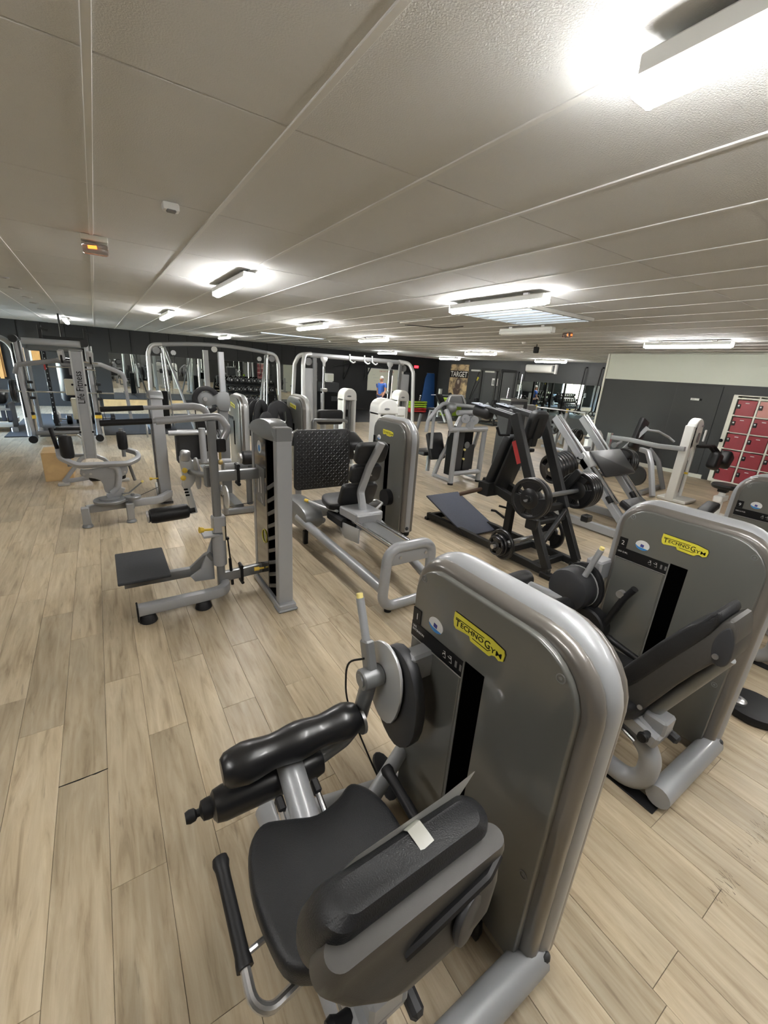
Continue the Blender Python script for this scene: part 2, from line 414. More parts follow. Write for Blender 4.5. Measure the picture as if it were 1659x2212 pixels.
ceiling = struct('ceiling', MB().box((5.25, 7.9, CEIL+.09), (20.5, 21, .12)), CGAP, sm=False)
TX, TY, OX, OY = .6016, 1.188, .0863, 1.761
tv = []
tl = []
for i in range(-9, 27):
    for j in range(-4, 15):
        x, y = OX+TX*i, OY+TY*j
        if x+TX < XL or x > XR or y > YF or (x > XW and y+TY < YW): continue
        tl.append((area_seen([(x, y, CEIL), (x+TX, y, CEIL), (x+TX, y+TY, CEIL), (x, y+TY, CEIL)]), x, y))
tl.sort(reverse=True)
tm = MB().box((TX/2, TY/2, .006), (TX-.014, TY-.005, .012), bev=.003)
tme = MB().add(tm.v, tm.f).mesh('ceiling_tile', CTILE, sm=False)
rest = MB()
for i, (a, x, y) in enumerate(tl):
    z = CEIL+random.uniform(0, .0015)
    if i < 298: link('ceiling_tile', tme, (x, y, z), ceiling)
    else: rest.add([(p[0]+x, p[1]+y, p[2]+z) for p in tm.v], tm.f)
o = link('far_ceiling_tiles', rest.mesh('far_ceiling_tiles', CTILE, sm=False), (0, 0, 0), ceiling); o['kind'] = 'stuff'
rm = MB().box((0, 0, 0), (.026, 21.2, .014), bev=.002)
rme = rm.mesh('ceiling_rail', CRAIL, sm=False)
for i in range(-8, 26):
    link('ceiling_rail', rme, (OX+TX*i, 7.9, CEIL+.002), ceiling)

# walls ---------------------------------------------------------------------
wb = struct('wall_back', MB().box((5.25, YF+.1, CEIL/2), (20.6, .2, CEIL+.1)), WALLK, sm=False)
wr = struct('wall_right', MB().box((XR+.1, 12.5, CEIL/2), (.2, 12, CEIL+.1)), WALLG, sm=False)
ww = struct('wall_lobby', MB().box((XW+2.3, (YW+YB)/2, CEIL/2), (4.6, YW-YB, CEIL+.1)), WALLW, sm=False)
struct('wall_near', MB().box((3, YB-.1, CEIL/2), (17, .2, CEIL+.1)), WALLD, sm=False)
# the lower part of the lobby wall is painted charcoal: a thin paint skin on the plaster
struct('painted_band', MB().box((XW-.002, (YW+YB)/2, 1.02), (.006, YW-YB-.06, 2.04)), WALLG, ww, sm=False)
struct('trim_1', MB().box((XW-.008, YW-.02, CEIL/2), (.03, .05, CEIL), bev=.004), LOCKB, sm=False)
struct('baseboard_lobby', MB().box((XW-.012, 5.05, .045), (.02, 2.7, .09), bev=.004), LOCKB, sm=False)
# a flush door leaf in the painted part, with its sign and handle
dr = struct('door_1', MB().box((XW-.012, 4.25, 1.0), (.016, .9, 2.0), bev=.003), WALLG, sm=False)
struct('door_handle', MB().cyl((XW-.06, 3.88, 1.0), (XW-.02, 3.88, 1.0), .012).ball((XW-.075, 3.88, 1.0), .032), RUBBER, dr)
sg = Thing('door_sign', 'small white and black plate on the charcoal lobby door', 'sign', (XW-.022, 4.24, 1.68))
sg.p('plate', MB().box((XW-.0225, 4.27, 1.70), (.004, .17, .045), bev=.001), PRINTW)
sg.p('black_end', MB().box((XW-.0225, 4.155, 1.70), (.004, .05, .045), bev=.001), INK)
sg.p('lettering', text_mb('PRIVE', .024, (XW-.0251, 4.335, 1.692), -Y_, Z_), INK)
# left wall with a row of daylight windows (left of the frame)
wl = MB()
wins = ((12.0, 14.2), (15.3, 17.4))
y0 = YB
for a, b in wins+((18.6, 18.6),):
    wl.box((XL-.1, (y0+a)/2, CEIL/2), (.2, a-y0, CEIL+.1)); y0 = b
for a, b in wins:
    wl.box((XL-.1, (a+b)/2, 2.52), (.2, b-a, .3)).box((XL-.1, (a+b)/2, .02), (.2, b-a, .1))
struct('wall_left', wl, WALLD, sm=False)
for i, (a, b) in enumerate(wins):
    wf = MB()
    for p, q in (((a, .07), (a, 2.37)), ((b, .07), (b, 2.37)), (((a+b)/2, .07), ((a+b)/2, 2.37)), ((a, .1), (b, .1)), ((a, 2.35), (b, 2.35))):
        wf.bar((XL-.08, *p), (XL-.08, *q), .07, .07, up=X_)
    f = struct('window_%d' % (i+1), wf, WHITE, sm=False)
    for k in range(2):
        w = (b-a)/2; struct('pane', MB().box((XL-.08, a+w*(k+.5), 1.22), (.01, w-.06, 2.2)), GLASS, f, sm=False)
# grey flush doors and panels on the far right wall
for n, (y, w, h) in enumerate(((14.35, 1.05, 2.15), (13.35, .85, 2.15))):
    d = struct('door_%d' % (n+2), MB().box((XR-.025, y, h/2), (.05, w, h), bev=.006), DOORG, sm=False)
    struct('door_frame', MB().box((XR-.02, y, h+.03), (.06, w+.1, .05), bev=.004), WALLK, d, sm=False)
struct('trim_2', MB().box((XR-.015, 12.72, 2.2), (.02, .26, .6), bev=.003), DOORG, sm=False)
# vertical joints of the black wall boards on the back wall
for i in range(17):
    x = -2.6+i*.62
    struct('trim_%d' % (i+3), MB().box((x, YF-.006, 2.26), (.02, .016, .74), bev=.003), INK, sm=False)
struct('baseboard_back', MB().box((1.4, YF-.02, .13), (2.7, .03, .25), bev=.005), WOODB, sm=False)
# wall mirrors --------------------------------------------------------------
wm = Thing('wall_mirror', 'long wall mirror on the black back wall behind the cable machines', 'mirror', (3.8, YF-.01, .28))
for k in range(7):
    wm.p('mirror_panel', MB().box((.4+.97*k+.485, YF-.008, 1.06), (.965, .012, 1.57), bev=.002), MIRROR, sm=False)
wm2 = Thing('wall_mirror', 'wall mirror on the far right wall under the air conditioner', 'mirror', (XR-.01, 10, .6))
for k in range(4):
    wm2.p('mirror_panel', MB().box((XR-.008, 8.24+1.36*k+.0, 1.2), (.012, 1.355, 1.28), bev=.002), MIRROR, sm=False)

# ceiling lamps -------------------------------------------------------------
def lamp(x, y, L, label, lit=True, first=[None, None]):
    i = 0 if lit else 1
    if first[i] is None:
        t = Thing('tube_light', label, 'ceiling light', (x, y, CEIL-.1), 'surface mounted tube lights' if lit else None)
        t.p('housing', MB().box((x, y, CEIL-.052), (.108, L+.02, .05), bev=.006), WHITEP)
        for q in (-1, 1): t.p('mounting_bracket', MB().box((x, y+q*L*.32, CEIL-.012), (.03, .06, .034), bev=.003), STEEL)
        prof = [(-.043, .016)]+[(.046*math.cos(q), .004-.042*math.sin(q)) for q in [math.pi*k/8 for k in range(8, -1, -1)]]+[(.043, .016)]
        t.p('diffuser', MB().prism(prof, (x, y+L/2, CEIL-.085), X_, Z_, L), EMITW if lit else WHITE)
        for s in (-1, 1):
            t.p('end_cap', MB().box((x, y+s*(L/2+.012), CEIL-.075), (.094, .02, .07), bev=.01, seg=2), EMITW if lit else WHITE)
            t.p('clip', MB().box((x+.05, y+s*L*.3, CEIL-.055), (.016, .03, .04), bev=.003), WHITE)
        first[i] = (t.o, L); return t.o
    return dup(first[i][0], (x, y, CEIL-.1), label)
LY = 1.26
for x, y, lb in ((1.255, .15, 'large bright tube light at the top right corner of the view'),
                 (1.26, 4.9, 'tube light nearest the orange emergency lamp, left of the middle'),
                 (1.23, 9.55, 'small looking tube light above the silver cable column'),
                 (-.53, 15.0, 'leftmost tube light, seen end on near the back wall'),
                 (3.7, 15.6, 'tube light close to the back wall above the arched cable crossover'),
                 (3.6, 8.2, 'tube light right of the strip of ceiling grille'),
                 (3.545, 3.42, 'tube light beside the louvred ceiling panel'),
                 (5.9, 9.65, 'tube light above the second cable crossover'),
                 (10.2, 15.5, 'tube light over the man in the blue shirt'),
                 (13.4, 15.2, 'tube light left of the camouflage poster in the far corner'),
                 (10.25, 10.2, 'tube light above the TARGET poster, nearer the room'),
                 (8.2, 3.5, 'tube light in front of the white upper wall'),
                 (13.9, 10.25, 'tube light directly over the wall air conditioner'),
                 (-1.75, .6, 'tube light left of the camera, out of the view'),
                 (3.55, -1.2, 'tube light behind the camera at right, out of the view'),
                 (5.9, .2, 'tube light above the right hand machines, out of the view'),
                 (-2.9, 5.6, 'tube light over the left aisle, out of the view')):
    lamp(x, y, LY, lb)
lamp(5.64, 4.7, .96, 'unlit tube light next to the far emergency lamp', lit=False)

# skylight grille, strips, emergency lamps, detectors, loose cable ------------
sk = Thing('ceiling_grille', 'square louvred bright ceiling panel beside a tube light', 'ceiling vent', (4.67, 3.95, CEIL-.05))
fr = MB()
for a, b in (((4.05, 3.4), (5.3, 3.4)), ((4.05, 4.5), (5.3, 4.5)), ((4.05, 3.4), (4.05, 4.5)), ((5.3, 3.4), (5.3, 4.5))):
    fr.bar((*a, CEIL-.02), (*b, CEIL-.02), .05, .04)
sk.p('frame', fr, WHITEP, sm=False)
sk.p('light_panel', MB().box((4.675, 3.95, CEIL-.004), (1.2, 1.05, .006)), EMITS, sm=False)
for k in range(6):
    sk.p('louvre', MB().box((4.2+.19*k, 3.95, CEIL-.022), (.02, 1.08, .034), RY(.35), bev=.002), WHITEP, sm=False)
sk2 = Thing('ceiling_grille', 'long narrow bright strip grille in the ceiling above the crossovers', 'ceiling vent', (4.8, 12.2, CEIL-.03))
sk2.p('frame', MB().box((4.8, 12.2, CEIL-.008), (1.9, .3, .014), bev=.003), WHITEP, sm=False)
sk2.p('light_panel', MB().box((4.8, 12.2, CEIL-.017), (1.8, .2, .006)), EMITS, sm=False)
def emerg(x, y, rz, label):
    t = Thing('emergency_light', label, 'emergency light', (x, y, CEIL-.12), None)
    R = RZ(rz)
    t.p('base', MB().box((x, y, CEIL-.02), (.17, .09, .04), R, bev=.008, seg=2), LOCKB)
    t.p('cover', MB().box((x, y, CEIL-.085), (.165, .085, .07), R, bev=.016, seg=2), CLEARP)
    t.p('orange_reflection', MB().cyl(Vector((x, y, CEIL-.075))+R @ Vector((-.045, -.046, -.01)), Vector((x, y, CEIL-.075))+R @ Vector((.01, -.046, -.005)), .011, n=8), EMITO)  # small emitting rod stands in for the orange reflection on the clear cover
emerg(.1, 4.15, 0, 'emergency lamp with a small orange reflection on the near left ceiling')
emerg(6.2, 4.35, 1.2, 'emergency lamp with a small orange reflection at the end of the unlit tube')
def disc(x, y, label, name='smoke_detector', r=.055):
    t = Thing(name, label, 'smoke detector', (x, y, CEIL-.05))
    t.p('base', MB().cyl((x, y, CEIL-.012), (x, y, CEIL+.002), r, n=20), WHITE)
    t.p('cap', MB().lathe([(r*.85, 0), (r*.8, -.02), (r*.45, -.034), (.001, -.036)], (x, y, CEIL-.012)), WHITE)
t = Thing('motion_sensor', 'small white angular sensor on the ceiling at upper left', 'sensor', (.45, 2.94, CEIL-.06))
t.p('body', MB().box((.45, 2.94, CEIL-.022), (.085, .06, .04), bev=.01, seg=2), WHITE)
t.p('lens', MB().box((.45, 2.925, CEIL-.044), (.05, .04, .012), bev=.006), PRINTG)
disc(6.3, 12.9, 'round smoke detector above the right crossover')
disc(7.9, 6.58, 'small round smoke detector near the black loudspeaker')
disc(10.4, 8.66, 'small round detector far right above the lamps')
for k, y in enumerate((7.45, 8.55, 9.85, 10.95, 12.4)):
    tag(link('spotlight', MB().lathe([(.075, 0), (.07, -.012), (.045, -.014), (.04, .004)], n=16).mesh('spotlight', STEEL), (-.84, y, CEIL)),
        ['nearest', 'second', 'third', 'fourth', 'farthest'][k]+' recessed spot in the row along the left edge', 'spotlight', 'recessed spots at left')
t = Thing('ceiling_conduit', 'white surface conduit on the ceiling with a black cable end', 'conduit', (4.4, 5.9, CEIL-.02))
t.p('conduit', MB().box((4.38, 5.88, CEIL-.008), (.03, .85, .016), bev=.003), WHITE)
single('loose_cable', MB().tube(spline([(4.62, 6.5, CEIL-.012), (4.7, 6.2, CEIL-.03), (4.85, 5.95, CEIL-.05), (5.05, 5.75, CEIL-.035), (5.19, 5.63, CEIL-.01)]), .008, n=6), CABLE, 'loose black cable lying along the ceiling by the conduit', 'cable')
t = Thing('wall_speaker', 'small black loudspeaker hanging under the ceiling at right', 'speaker', (8.46, 6.67, CEIL-.17))
t.p('bracket', MB().cyl((8.46, 6.67, CEIL+.002), (8.46, 6.67, CEIL-.06), .012), BLACKF)
t.p('cabinet', MB().box((8.46, 6.67, CEIL-.12), (.1, .11, .13), RZ(.5), bev=.012), RUBBER)

# wear of the floor: black rub marks along one plank end, and a chipped joint
rg = random.Random(5); sc_ = MB()
for x0, x1, n_ in ((1.74, 1.9, 34), (1.99, 2.08, 10), (2.1, 2.36, 40)):
    for k in range(n_):
        x = rg.uniform(x0, x1); y = .1+rg.uniform(-.028, .03); l = rg.uniform(.006, .03); a = rg.uniform(.9, 1.9); w = rg.uniform(.0008, .0024)
        dx, dy = l*math.cos(a), l*math.sin(a)
        sc_.add([(x, y, .0009), (x+w, y, .0009), (x+w*.6+dx, y+dy, .0009), (x+dx, y+dy, .0009)], [(0, 1, 2, 3)])
o = link('rub_marks', sc_.mesh('rub_marks', mat('black_rub_mark', (.07, .055, .04), .7), sm=False), (0, 0, 0), floor); o['kind'] = 'stuff'
ch = MB()
ch.prism([(-.375, 1.872), (-.3, 1.8685), (-.255, 1.8715), (-.24, 1.868), (-.19, 1.8735), (-.19, 1.8775), (-.25, 1.8755), (-.31, 1.876), (-.375, 1.8765)], (0, 0, 0), X_, Y_, .0009)
link('chipped_joint', ch.mesh('chipped_joint', INK, sm=False), (0, 0, 0), floor)
# ================================================================ selectorised machines with lacquered towers
def tower_outline(y0, y1, z0, z1, rn, rf, n=7):
    P = [(y1, z0), (y0, z0)]
    for k in range(n+1):
        a = math.radians(180-90*k/n); P.append((y0+rn+rn*math.cos(a), z1-rn+rn*math.sin(a)))
    for k in range(n+1):
        a = math.radians(90-90*k/n); P.append((y1-rf+rf*math.cos(a), z1-rf+rf*math.sin(a)))
    return [(-y, z) for y, z in P]          # u = -Y, v = Z, normal = -X
def icon(o, k, s=.017):
    """small seated-figure pictogram made of strokes, on a plane facing -X"""
    mb = MB(); y, z = o
    def st(pts, w=.0022):
        for a, b in zip(pts, pts[1:]):
            mb.bar((XI, y-a[0]*s, z+a[1]*s), (XI, y-b[0]*s, z+b[1]*s), w, .0008, up=(1, 0, 0), bev=0)
    XI = .8763
    if k == 0: st([(.7, 1), (.7, .35), (.2, .3), (.05, -.1)]); st([(.2, .9), (.75, .8), (1, -.5), (.3, -.5)], .001)
    elif k == 1: st([(.7, 1), (.7, .35), (.2, .35), (-.2, .5)]); st([(.2, .9), (.75, .8), (1, -.5), (.3, -.5)], .001)
    else:
        st([(.2, .9), (.2, -.5)], .004); st([(.5, .9), (.5, -.5)], .004); st([(.1, .5), (.6, .5)], .003)
    return mb
def tower(T, num, words, sz=1, seam=True, small=False):
    """local frame of the tower; every part belongs to machine T"""
    Sz = lambda mb: mb if sz == 1 else _scz(mb, sz)
    def _scz(mb, k): mb.v = [(x, y, z*k) for x, y, z in mb.v]; return mb
    T.p('tower_frame', Sz(MB().tube([(.985, .391, .05), (.985, .391, 1.217), (.985, 1.07, 1.217), (.985, 1.07, .05)], .056, .17, 16, nf=9)), SIL)
    T.p('cover_band', Sz(MB().prism(tower_outline(.345, 1.085, .045, 1.247, .2, .15), (.965, 0, 0), -Y_, Z_, .062, .03, 3)), BAND)
    T.p('rear_cover', Sz(MB().prism([(-a, b) for a, b in tower_outline(.345, 1.085, .045, 1.247, .2, .15)], (1.0, 0, 0), Y_, Z_, .065, .03, 3)), BAND)
    pn = T.p('side_panel', Sz(MB().prism(tower_outline(.388, 1.047, .065, 1.216, .175, .125), (.908, 0, 0), -Y_, Z_, .028, .007, 3)), PANEL)
    T.p('slot', Sz(MB().box((.8795, .722, .53), (.003, .083, .9), bev=.001)), VOID, pn)
    T.p('slot_lip', Sz(MB().bar((.8785, .768, .085), (.8785, .768, .975), .007, .006)), SILD, pn)
    T.p('lower_panel', Sz(MB().box((.8795, .91, .49), (.004, .262, .83), bev=.0015)), PANEL, pn)
    T.p('edge_strip', Sz(MB().box((.8785, .908, .9085), (.006, .272, .004), bev=.001)), STEEL, pn)
    T.p('info_strip', Sz(MB().box((.8785, .908, .942), (.004, .277, .062), bev=.001)), STRIP, pn)
    T.p('number_plate', Sz(MB().box((.8785, 1.022, 1.003), (.004, .045, .058), bev=.001)), STRIP, pn)
    # sticker
    oy, oz = .919, 1.022
    T.p('oval_sticker', Sz(MB().prism(circ(.037, 28, .028), (.8805, oy, oz), -Y_, Z_, .0022)), PRINTW, pn)
    sw = smooth2d([(-.036, -.004), (-.02, -.012), (.004, -.014), (.03, -.016), (.024, -.021), (.008, -.0272), (-.012, -.0262), (-.028, -.0175)], 3)
    T.p('sticker_wave', Sz(MB().prism(sw, (.8785, oy, oz), -Y_, Z_, .0006)), BLUEP, pn)
    T.p('sticker_square', Sz(MB().prism([(-.011, -.009), (.007, -.011), (.009, .004), (-.009, .007)], (.8782, oy, oz), -Y_, Z_, .0007)), NAVYP, pn)
    # yellow maker's plate with its lettering
    lg = [(.005, .026), (.165, .022), (.199, .015), (.215, .012), (.22, 0), (.217, -.023), (.201, -.031), (.186, -.025), (.175, -.029), (.166, -.038), (.16, -.039), (.086, -.036), (.079, -.023), (.055, -.025), (.038, -.028), (.018, -.031), (.008, -.024), (.003, -.005)]
    plt = T.p('maker_plate', Sz(MB().prism(lg, (.8805, .84, 1.10), -Y_, Z_, .005, .001, 1)), YELLOWP, pn)
    T.p('plate_edge', Sz(MB().prism([(p[0]+.002, p[1]+.0022) for p in lg], (.8815, .84, 1.10), -Y_, Z_, .003)), INK, pn)
    tx = MB(); LX = .8752
    def word(w, cap, x0, x1, base):
        size = cap/.729; sx = (x1-x0)/(text_width(w, .006)*size)
        tt = text_mb(w, size, (LX, .84-x0, 1.1+base), -Y_, Z_, bold=.006, sx=sx); tx.add(tt.v, tt.f)
    word('T', .026, .014, .035, -.018); word('ECHNO', .0175, .037, .137, -.0125); word('G', .027, .141, .164, -.0165); word('YM', .017, .167, .21, -.0185)
    for a, b in (((.014, .0095), (.139, .0085)), ((.093, -.021), (.157, -.024)), ((.157, -.024), (.168, -.015))):
        tx.bar((LX, .84-a[0], 1.1+a[1]), (LX, .84-b[0], 1.1+b[1]), .0024, .0008, up=X_, bev=0)
    T.p('plate_lettering', Sz(tx), INK, pn)
    if num:
        T.p('number', Sz(text_mb(num, .036, (.8763, 1.022+text_width(num)*.018, .99), -Y_, Z_)), PRINTW, pn)
    if words:
        mb = MB()
        for i, wd in enumerate(words):
            t = text_mb(wd, .0125, (.8763, 1.038, .948-.014*i+(.006 if len(words) > 1 else -.004)), -Y_, Z_); mb.add(t.v, t.f)
        T.p('exercise_name', Sz(mb), PRINTW, pn)
    for k, y in enumerate((.868, .837, .806, .784)):
        mb = icon((y, .94), k if k < 2 else 2)
        T.p('pictogram', Sz(mb), PRINTW if k < 2 else PRINTG, pn)
    for y, z in ((1.005, 1.163), (.45, 1.147), (.42, .45), (1.01, .13)):
        sc = T.p('screw', Sz(MB().lathe([(.0135, 0), (.0135, .0025), (.0105, .0028), (.0095, -.001)], (.8812, y, z), -X_, 16)), STEEL, pn) if False else T.p('screw', Sz(MB().lathe([(.0135, 0), (.0135, .0028), (.0108, .003), (.0105, .001), (.0055, .001), (.0045, .0022), (.001, .0022)], (.8812, y, z), -X_, 16)), SILD, pn)
    for y in (.391, 1.07):
        T.p('foot', MB().cyl((.985, y, 0), (.985, y, .055), .05, .058, bev=.004), RUBBER)
    T.p('bumper', MB().ball((.968, .332, .1), .022, 10, 6, (1, .7, 1)), PLAST)

def loft(levels, n=5):
    R = []
    for z, xc, w, yc, d, r in levels:
        R.append([(xc+a, yc+b, z) for a, b in rrect(w, d, r, n)])
    return MB().rings(R)

def _backrest(T):
    T.p('backrest', loft([(.66, .415, .3, .505, .06, .03), (.672, .415, .37, .503, .085, .04), (.71, .417, .44, .49, .112, .05), (.79, .42, .46, .468, .118, .055), (.86, .422, .445, .446, .112, .053),
                          (.898, .424, .41, .434, .096, .046), (.917, .425, .35, .428, .064, .03)], 6), LEATHG)
    sh = T.p('backrest_shell', loft([(.675, .44, .12, .41, .06, .03), (.681, .44, .2, .402, .1, .045), (.705, .445, .27, .394, .13, .055), (.735, .44, .345, .392, .13, .056), (.768, .428, .43, .398, .112, .05),
                                     (.8, .42, .468, .402, .09, .042), (.845, .423, .46, .391, .077, .037), (.87, .424, .44, .385, .06, .03)], 6), SHELL)
    T.p('grip_groove', MB().tube([(.36, .352, .775), (.4, .348, .79), (.57, .344, .83), (.62, .36, .838)], .011, .03, 8), RUBBER, sh)
    T.p('side_scoop', MB().prism(circ(.048, 24, .06), (.515, .348, .752), Vector((1, .25, 0)), Vector((0, .06, 1)), .02, .008, 2), PLAST, sh)
    T.p('label_corner', MB().prism([(0, 0), (.11, .012), (.1, .026), (.01, .012)], (.44, .35, .684), X_, Vector((0, -.4, 1)), .002), PAPER, sh)
def seat_unit(T, ext=True):
    # C-shaped rail under the seat, cross tube to the tower
    T.p('cross_tube', MB().tube([(.97, .362, .075), (.37, .362, .075)], .053, n=18), SIL)
    T.p('seat_rail', MB().tube([(.37, 1.28, .052), (.37, .43, .052), (.37, .43, .29), (.385, .72, .35), (.4, 1.13, .535)], .046, .11, 16, nf=8), SIL)
    T.p('floor_foot', MB().cyl((.37, 1.24, 0), (.37, 1.24, .03), .03, n=12), RUBBER); T.p('floor_strip', MB().box((.37, .5, .004), (.07, .3, .008), bev=.002), RUBBER)
    for s in (-1, 1):
        T.p('slide_rod', MB().tube([(.385+s*.066, .5, .305), (.395+s*.066, .99, .455)], .0105, n=10), CHROME)
        T.p('rod_clamp', MB().box((.397+s*.064, .985, .452), (.028, .05, .036), RX(.3), bev=.006), RUBBER)
    T.p('carriage', MB().box((.385, .5, .38), (.15, .17, .075), RX(.2), bev=.012).box((.39, .46, .43), (.1, .1, .08), bev=.01), SIL)
    T.p('adjuster', MB().box((.47, .43, .345), (.035, .1, .045), RX(.25), bev=.01), PLAST)
    T.p('adjuster_knob', MB().lathe([(.016, 0), (.017, .03), (.024, .045), (.02, .06), (.001, .062)], (.315, .46, .39), (-1, 0, .1), 12), RUBBER)
    # seat with the saddle-shaped front edge
    so = smooth2d([(.205, .56), (.178, .66), (.175, .78), (.2, .88), (.255, .925), (.33, .9), (.41, .868), (.49, .88), (.555, .905), (.605, .85), (.625, .76), (.62, .64), (.595, .55), (.5, .51), (.41, .505), (.3, .51)], 4)
    T.p('seat', MB().prism(so, (0, 0, .43), X_, Y_, .08, .026, 4, crown=.008), LEATHG if ext else LEATH)
    T.p('seat_shell', MB().prism([(.41+(x-.41)*.9, .7+(y-.7)*.9) for x, y in so], (0, 0, .41), X_, Y_, .03, .01, 2), PLAST)
    # backrest: leather pad in front, taupe plastic shell behind
    if not ext:
        side = lambda P: [(y-.055, z) for y, z in P]
        T.p('backrest', MB().prism(smooth2d(side([(.64, .55), (.51, .8), (.435, .95), (.41, 1.02), (.405, 1.06), (.43, 1.078), (.475, 1.0), (.51, .955), (.575, .84), (.69, .61), (.7, .55)]), 3), (.285, 0, 0), Y_, Z_, .2, .013, 3), LEATHG)
        T.p('backrest_shell', MB().prism(smooth2d(side([(.655, .45), (.645, .57), (.525, .81), (.43, .98), (.4, 1.05), (.37, 1.06), (.35, 1.0), (.347, .93), (.36, .875), (.39, .86), (.47, .7), (.55, .51), (.6, .44)]), 2), (.29, 0, 0), Y_, Z_, .19, .014, 3), SHELL)
        T.p('shell_bump', MB().prism(smooth2d(side([(.37, 1.035), (.347, .975), (.343, .905), (.36, .87), (.395, .88), (.41, .95), (.395, 1.015)]), 3), (.287, 0, 0), Y_, Z_, .196, .008, 3), PLAST)
        T.p('back_tube', MB().tube([(.39, .315, .875), (.39, .49, .46), (.4, .51, .38)], .03, .05, 12), SILD)
        for y, z in ((.385, .905), (.565, .512)): T.p('back_screw', MB().cyl((.286, y-.055, z), (.28, y-.055, z), .011, n=12), STEEL)
        T.p('seat_hinge', MB().box((.4, .52, .4), (.14, .12, .07), RX(.4), bev=.01), SIL)
    else: _backrest(T)
    if ext: T.p('back_post', MB().bar((.41, .47, .38), (.42, .46, .62), .12, .05, up=Y_, bev=.01), SIL)
    # handles on both sides of the seat
    for s in (-1, 1):
        x = .405+s*.285; xi = .405+s*.06
        T.p('handle_tube', MB().tube([(x, .86, .498), (x, .655, .462), (x, .545, .43), (xi, .6, .37)], .0125, .06, 10, nf=7), STEEL)
        T.p('handle_strut', MB().tube([(x, .665, .455), (xi+s*.1, .69, .43)], .008, n=8), STEEL)
        T.p('hand_grip', MB().lathe([(.021, 0), (.0205, .012), (.018, .03), (.018, .2), (.019, .225), (.023, .24), (.02, .256), (.001, .262)], (x, .638, .458), (0, .985, .173), 14), RUBBER)

def leg_extension():
    T = Thing('leg_extension_machine', 'grey leg extension machine number 1 nearest the camera, black saddle seat', 'exercise machine', (.66, .72, 0), 'lacquered tower machines')
    tower(T, '1', ('LEG', 'EXTENSION'))
    seat_unit(T)
    # thigh roller above, shin roller below
    P = []
    for k in range(13):
        t = k/12; w = 1+.09*math.cos(t*4*math.pi)*(.6+.4*math.sin(t*math.pi)) - .05*math.sin(t*math.pi)
        P.append((.062*w, .05+.43*t))
    prof = [(.001, 0), (.04, .002), (.054, .016), (.06, .04)]+[(r, h*.86+.03) for r, h in P]+[(.058, .47), (.05, .487), (.03, .494), (.001, .495)]
    T.p('thigh_roller', MB().lathe(prof, (.172, 1.075, .6), (1, -.03, .012), 24), VINYL)
    T.p('roller_plate', MB().cyl((.672, 1.062, .575), (.684, 1.062, .575), .052, n=20), STEEL)
    T.p('roller_axle', MB().tube([(.3, 1.085, .555), (.68, 1.07, .545)], .026, n=12), SILD)
    T.p('shin_roller', MB().lathe([(.001, 0), (.035, .002), (.05, .012), (.056, .04), (.057, .2), (.056, .36), (.05, .388), (.03, .396), (.001, .398)], (.135, 1.095, .445), (1, -.025, 0), 22), VINYL)
    T.p('roller_knob', MB().lathe([(.017, 0), (.021, .012), (.019, .028), (.012, .034), (.012, .042), (.03, .05), (.033, .066), (.033, .08)], (.058, 1.098, .447), (1, 0, 0), 12), RUBBER)
    # lever, cam plates and handle
    T.p('lever_arm', MB().tube([(.7, 1.04, .79), (.695, 1.1, .53), (.63, 1.1, .47), (.5, 1.09, .445)], .031, .05, 14), SILD)
    T.p('pivot_hub', MB().cyl((.655, 1.035, .79), (.74, 1.035, .79), .04, n=18, bev=.005).cyl((.65, 1.035, .79), (.656, 1.035, .79), .024, n=12), SILD)
    T.p('handle_socket', MB().box((.7, 1.062, .865), (.036, .052, .12), RX(-.32), bev=.006), SILD)
    T.p('lever_handle', MB().cyl((.7, 1.07, .88), (.7, 1.142, 1.062), .0155, n=14), SIL)
    T.p('handle_tip', MB().cyl((.7, 1.142, 1.062), (.7, 1.148, 1.078), .0125, n=12), YPALE)
    T.p('silver_cam', MB().prism(smooth2d([(-.13, .02), (-.09, .13), (0, .17), (.08, .12), (.1, 0), (.06, -.13), (-.02, -.16), (-.1, -.09)], 3), (.755, 1.01, .755), -Y_, Z_, .014, .004), SILB)
    T.p('counterweight_cam', MB().prism(smooth2d([(-.09, .1), (.0, .185), (.1, .15), (.155, .02), (.14, -.14), (.05, -.225), (-.06, -.18), (-.12, -.05)], 3), (.81, 1.0, .735), -Y_, Z_, .045, .008), PLAST)
    T.p('lever_bracket', MB().box((.86, .95, .86), (.14, .07, .11), bev=.01).tube([(.8, 1.0, .76), (.98, 1.0, .76)], .035), SIL)
    T.p('release_cable', MB().tube(spline([(.68, 1.06, .86), (.66, 1.13, .8), (.665, 1.16, .7), (.69, 1.17, .55), (.76, 1.1, .3), (.8, 1.04, .17)]), .004, n=6), CABLE)
    T.p('pedal', MB().prism(smooth2d([(0, .02), (.04, 0), (.07, .04), (.07, .15), (.03, .19), (0, .15)], 3), (.8, 1.0, .12), X_, Vector((0, .8, .5)), .03, .008), PLAST)
    T.p('brace_tube', MB().tube([(.93, 1.06, .34), (.41, .8, .3)], .03, n=14), SIL)
    T.p('floor_bracket', MB().prism(smooth2d([(0, 0), (.07, 0), (.09, .05), (.04, .1), (0, .09)], 2), (.84, .5, .02), Y_, Z_, .02, .004), RUBBER)
    T.p('far_foot_tube', MB().tube([(.985, 1.07, .08), (.37, 1.22, .052)], .035, n=12), SIL)
    return T
T1 = leg_extension()
ps = Thing('paper_sheet', 'sheet of paper taped to the top of the near black backrest', 'paper', (.43, .47, .93))
mb = MB()
pts = [((.215, .5, .83), (.232, .487, .865)), ((.3, .494, .85), (.315, .478, .92)), ((.42, .49, .85), (.43, .477, .928)), ((.53, .488, .86), (.535, .476, .935)), ((.6, .486, .87), (.64, .476, .955))]
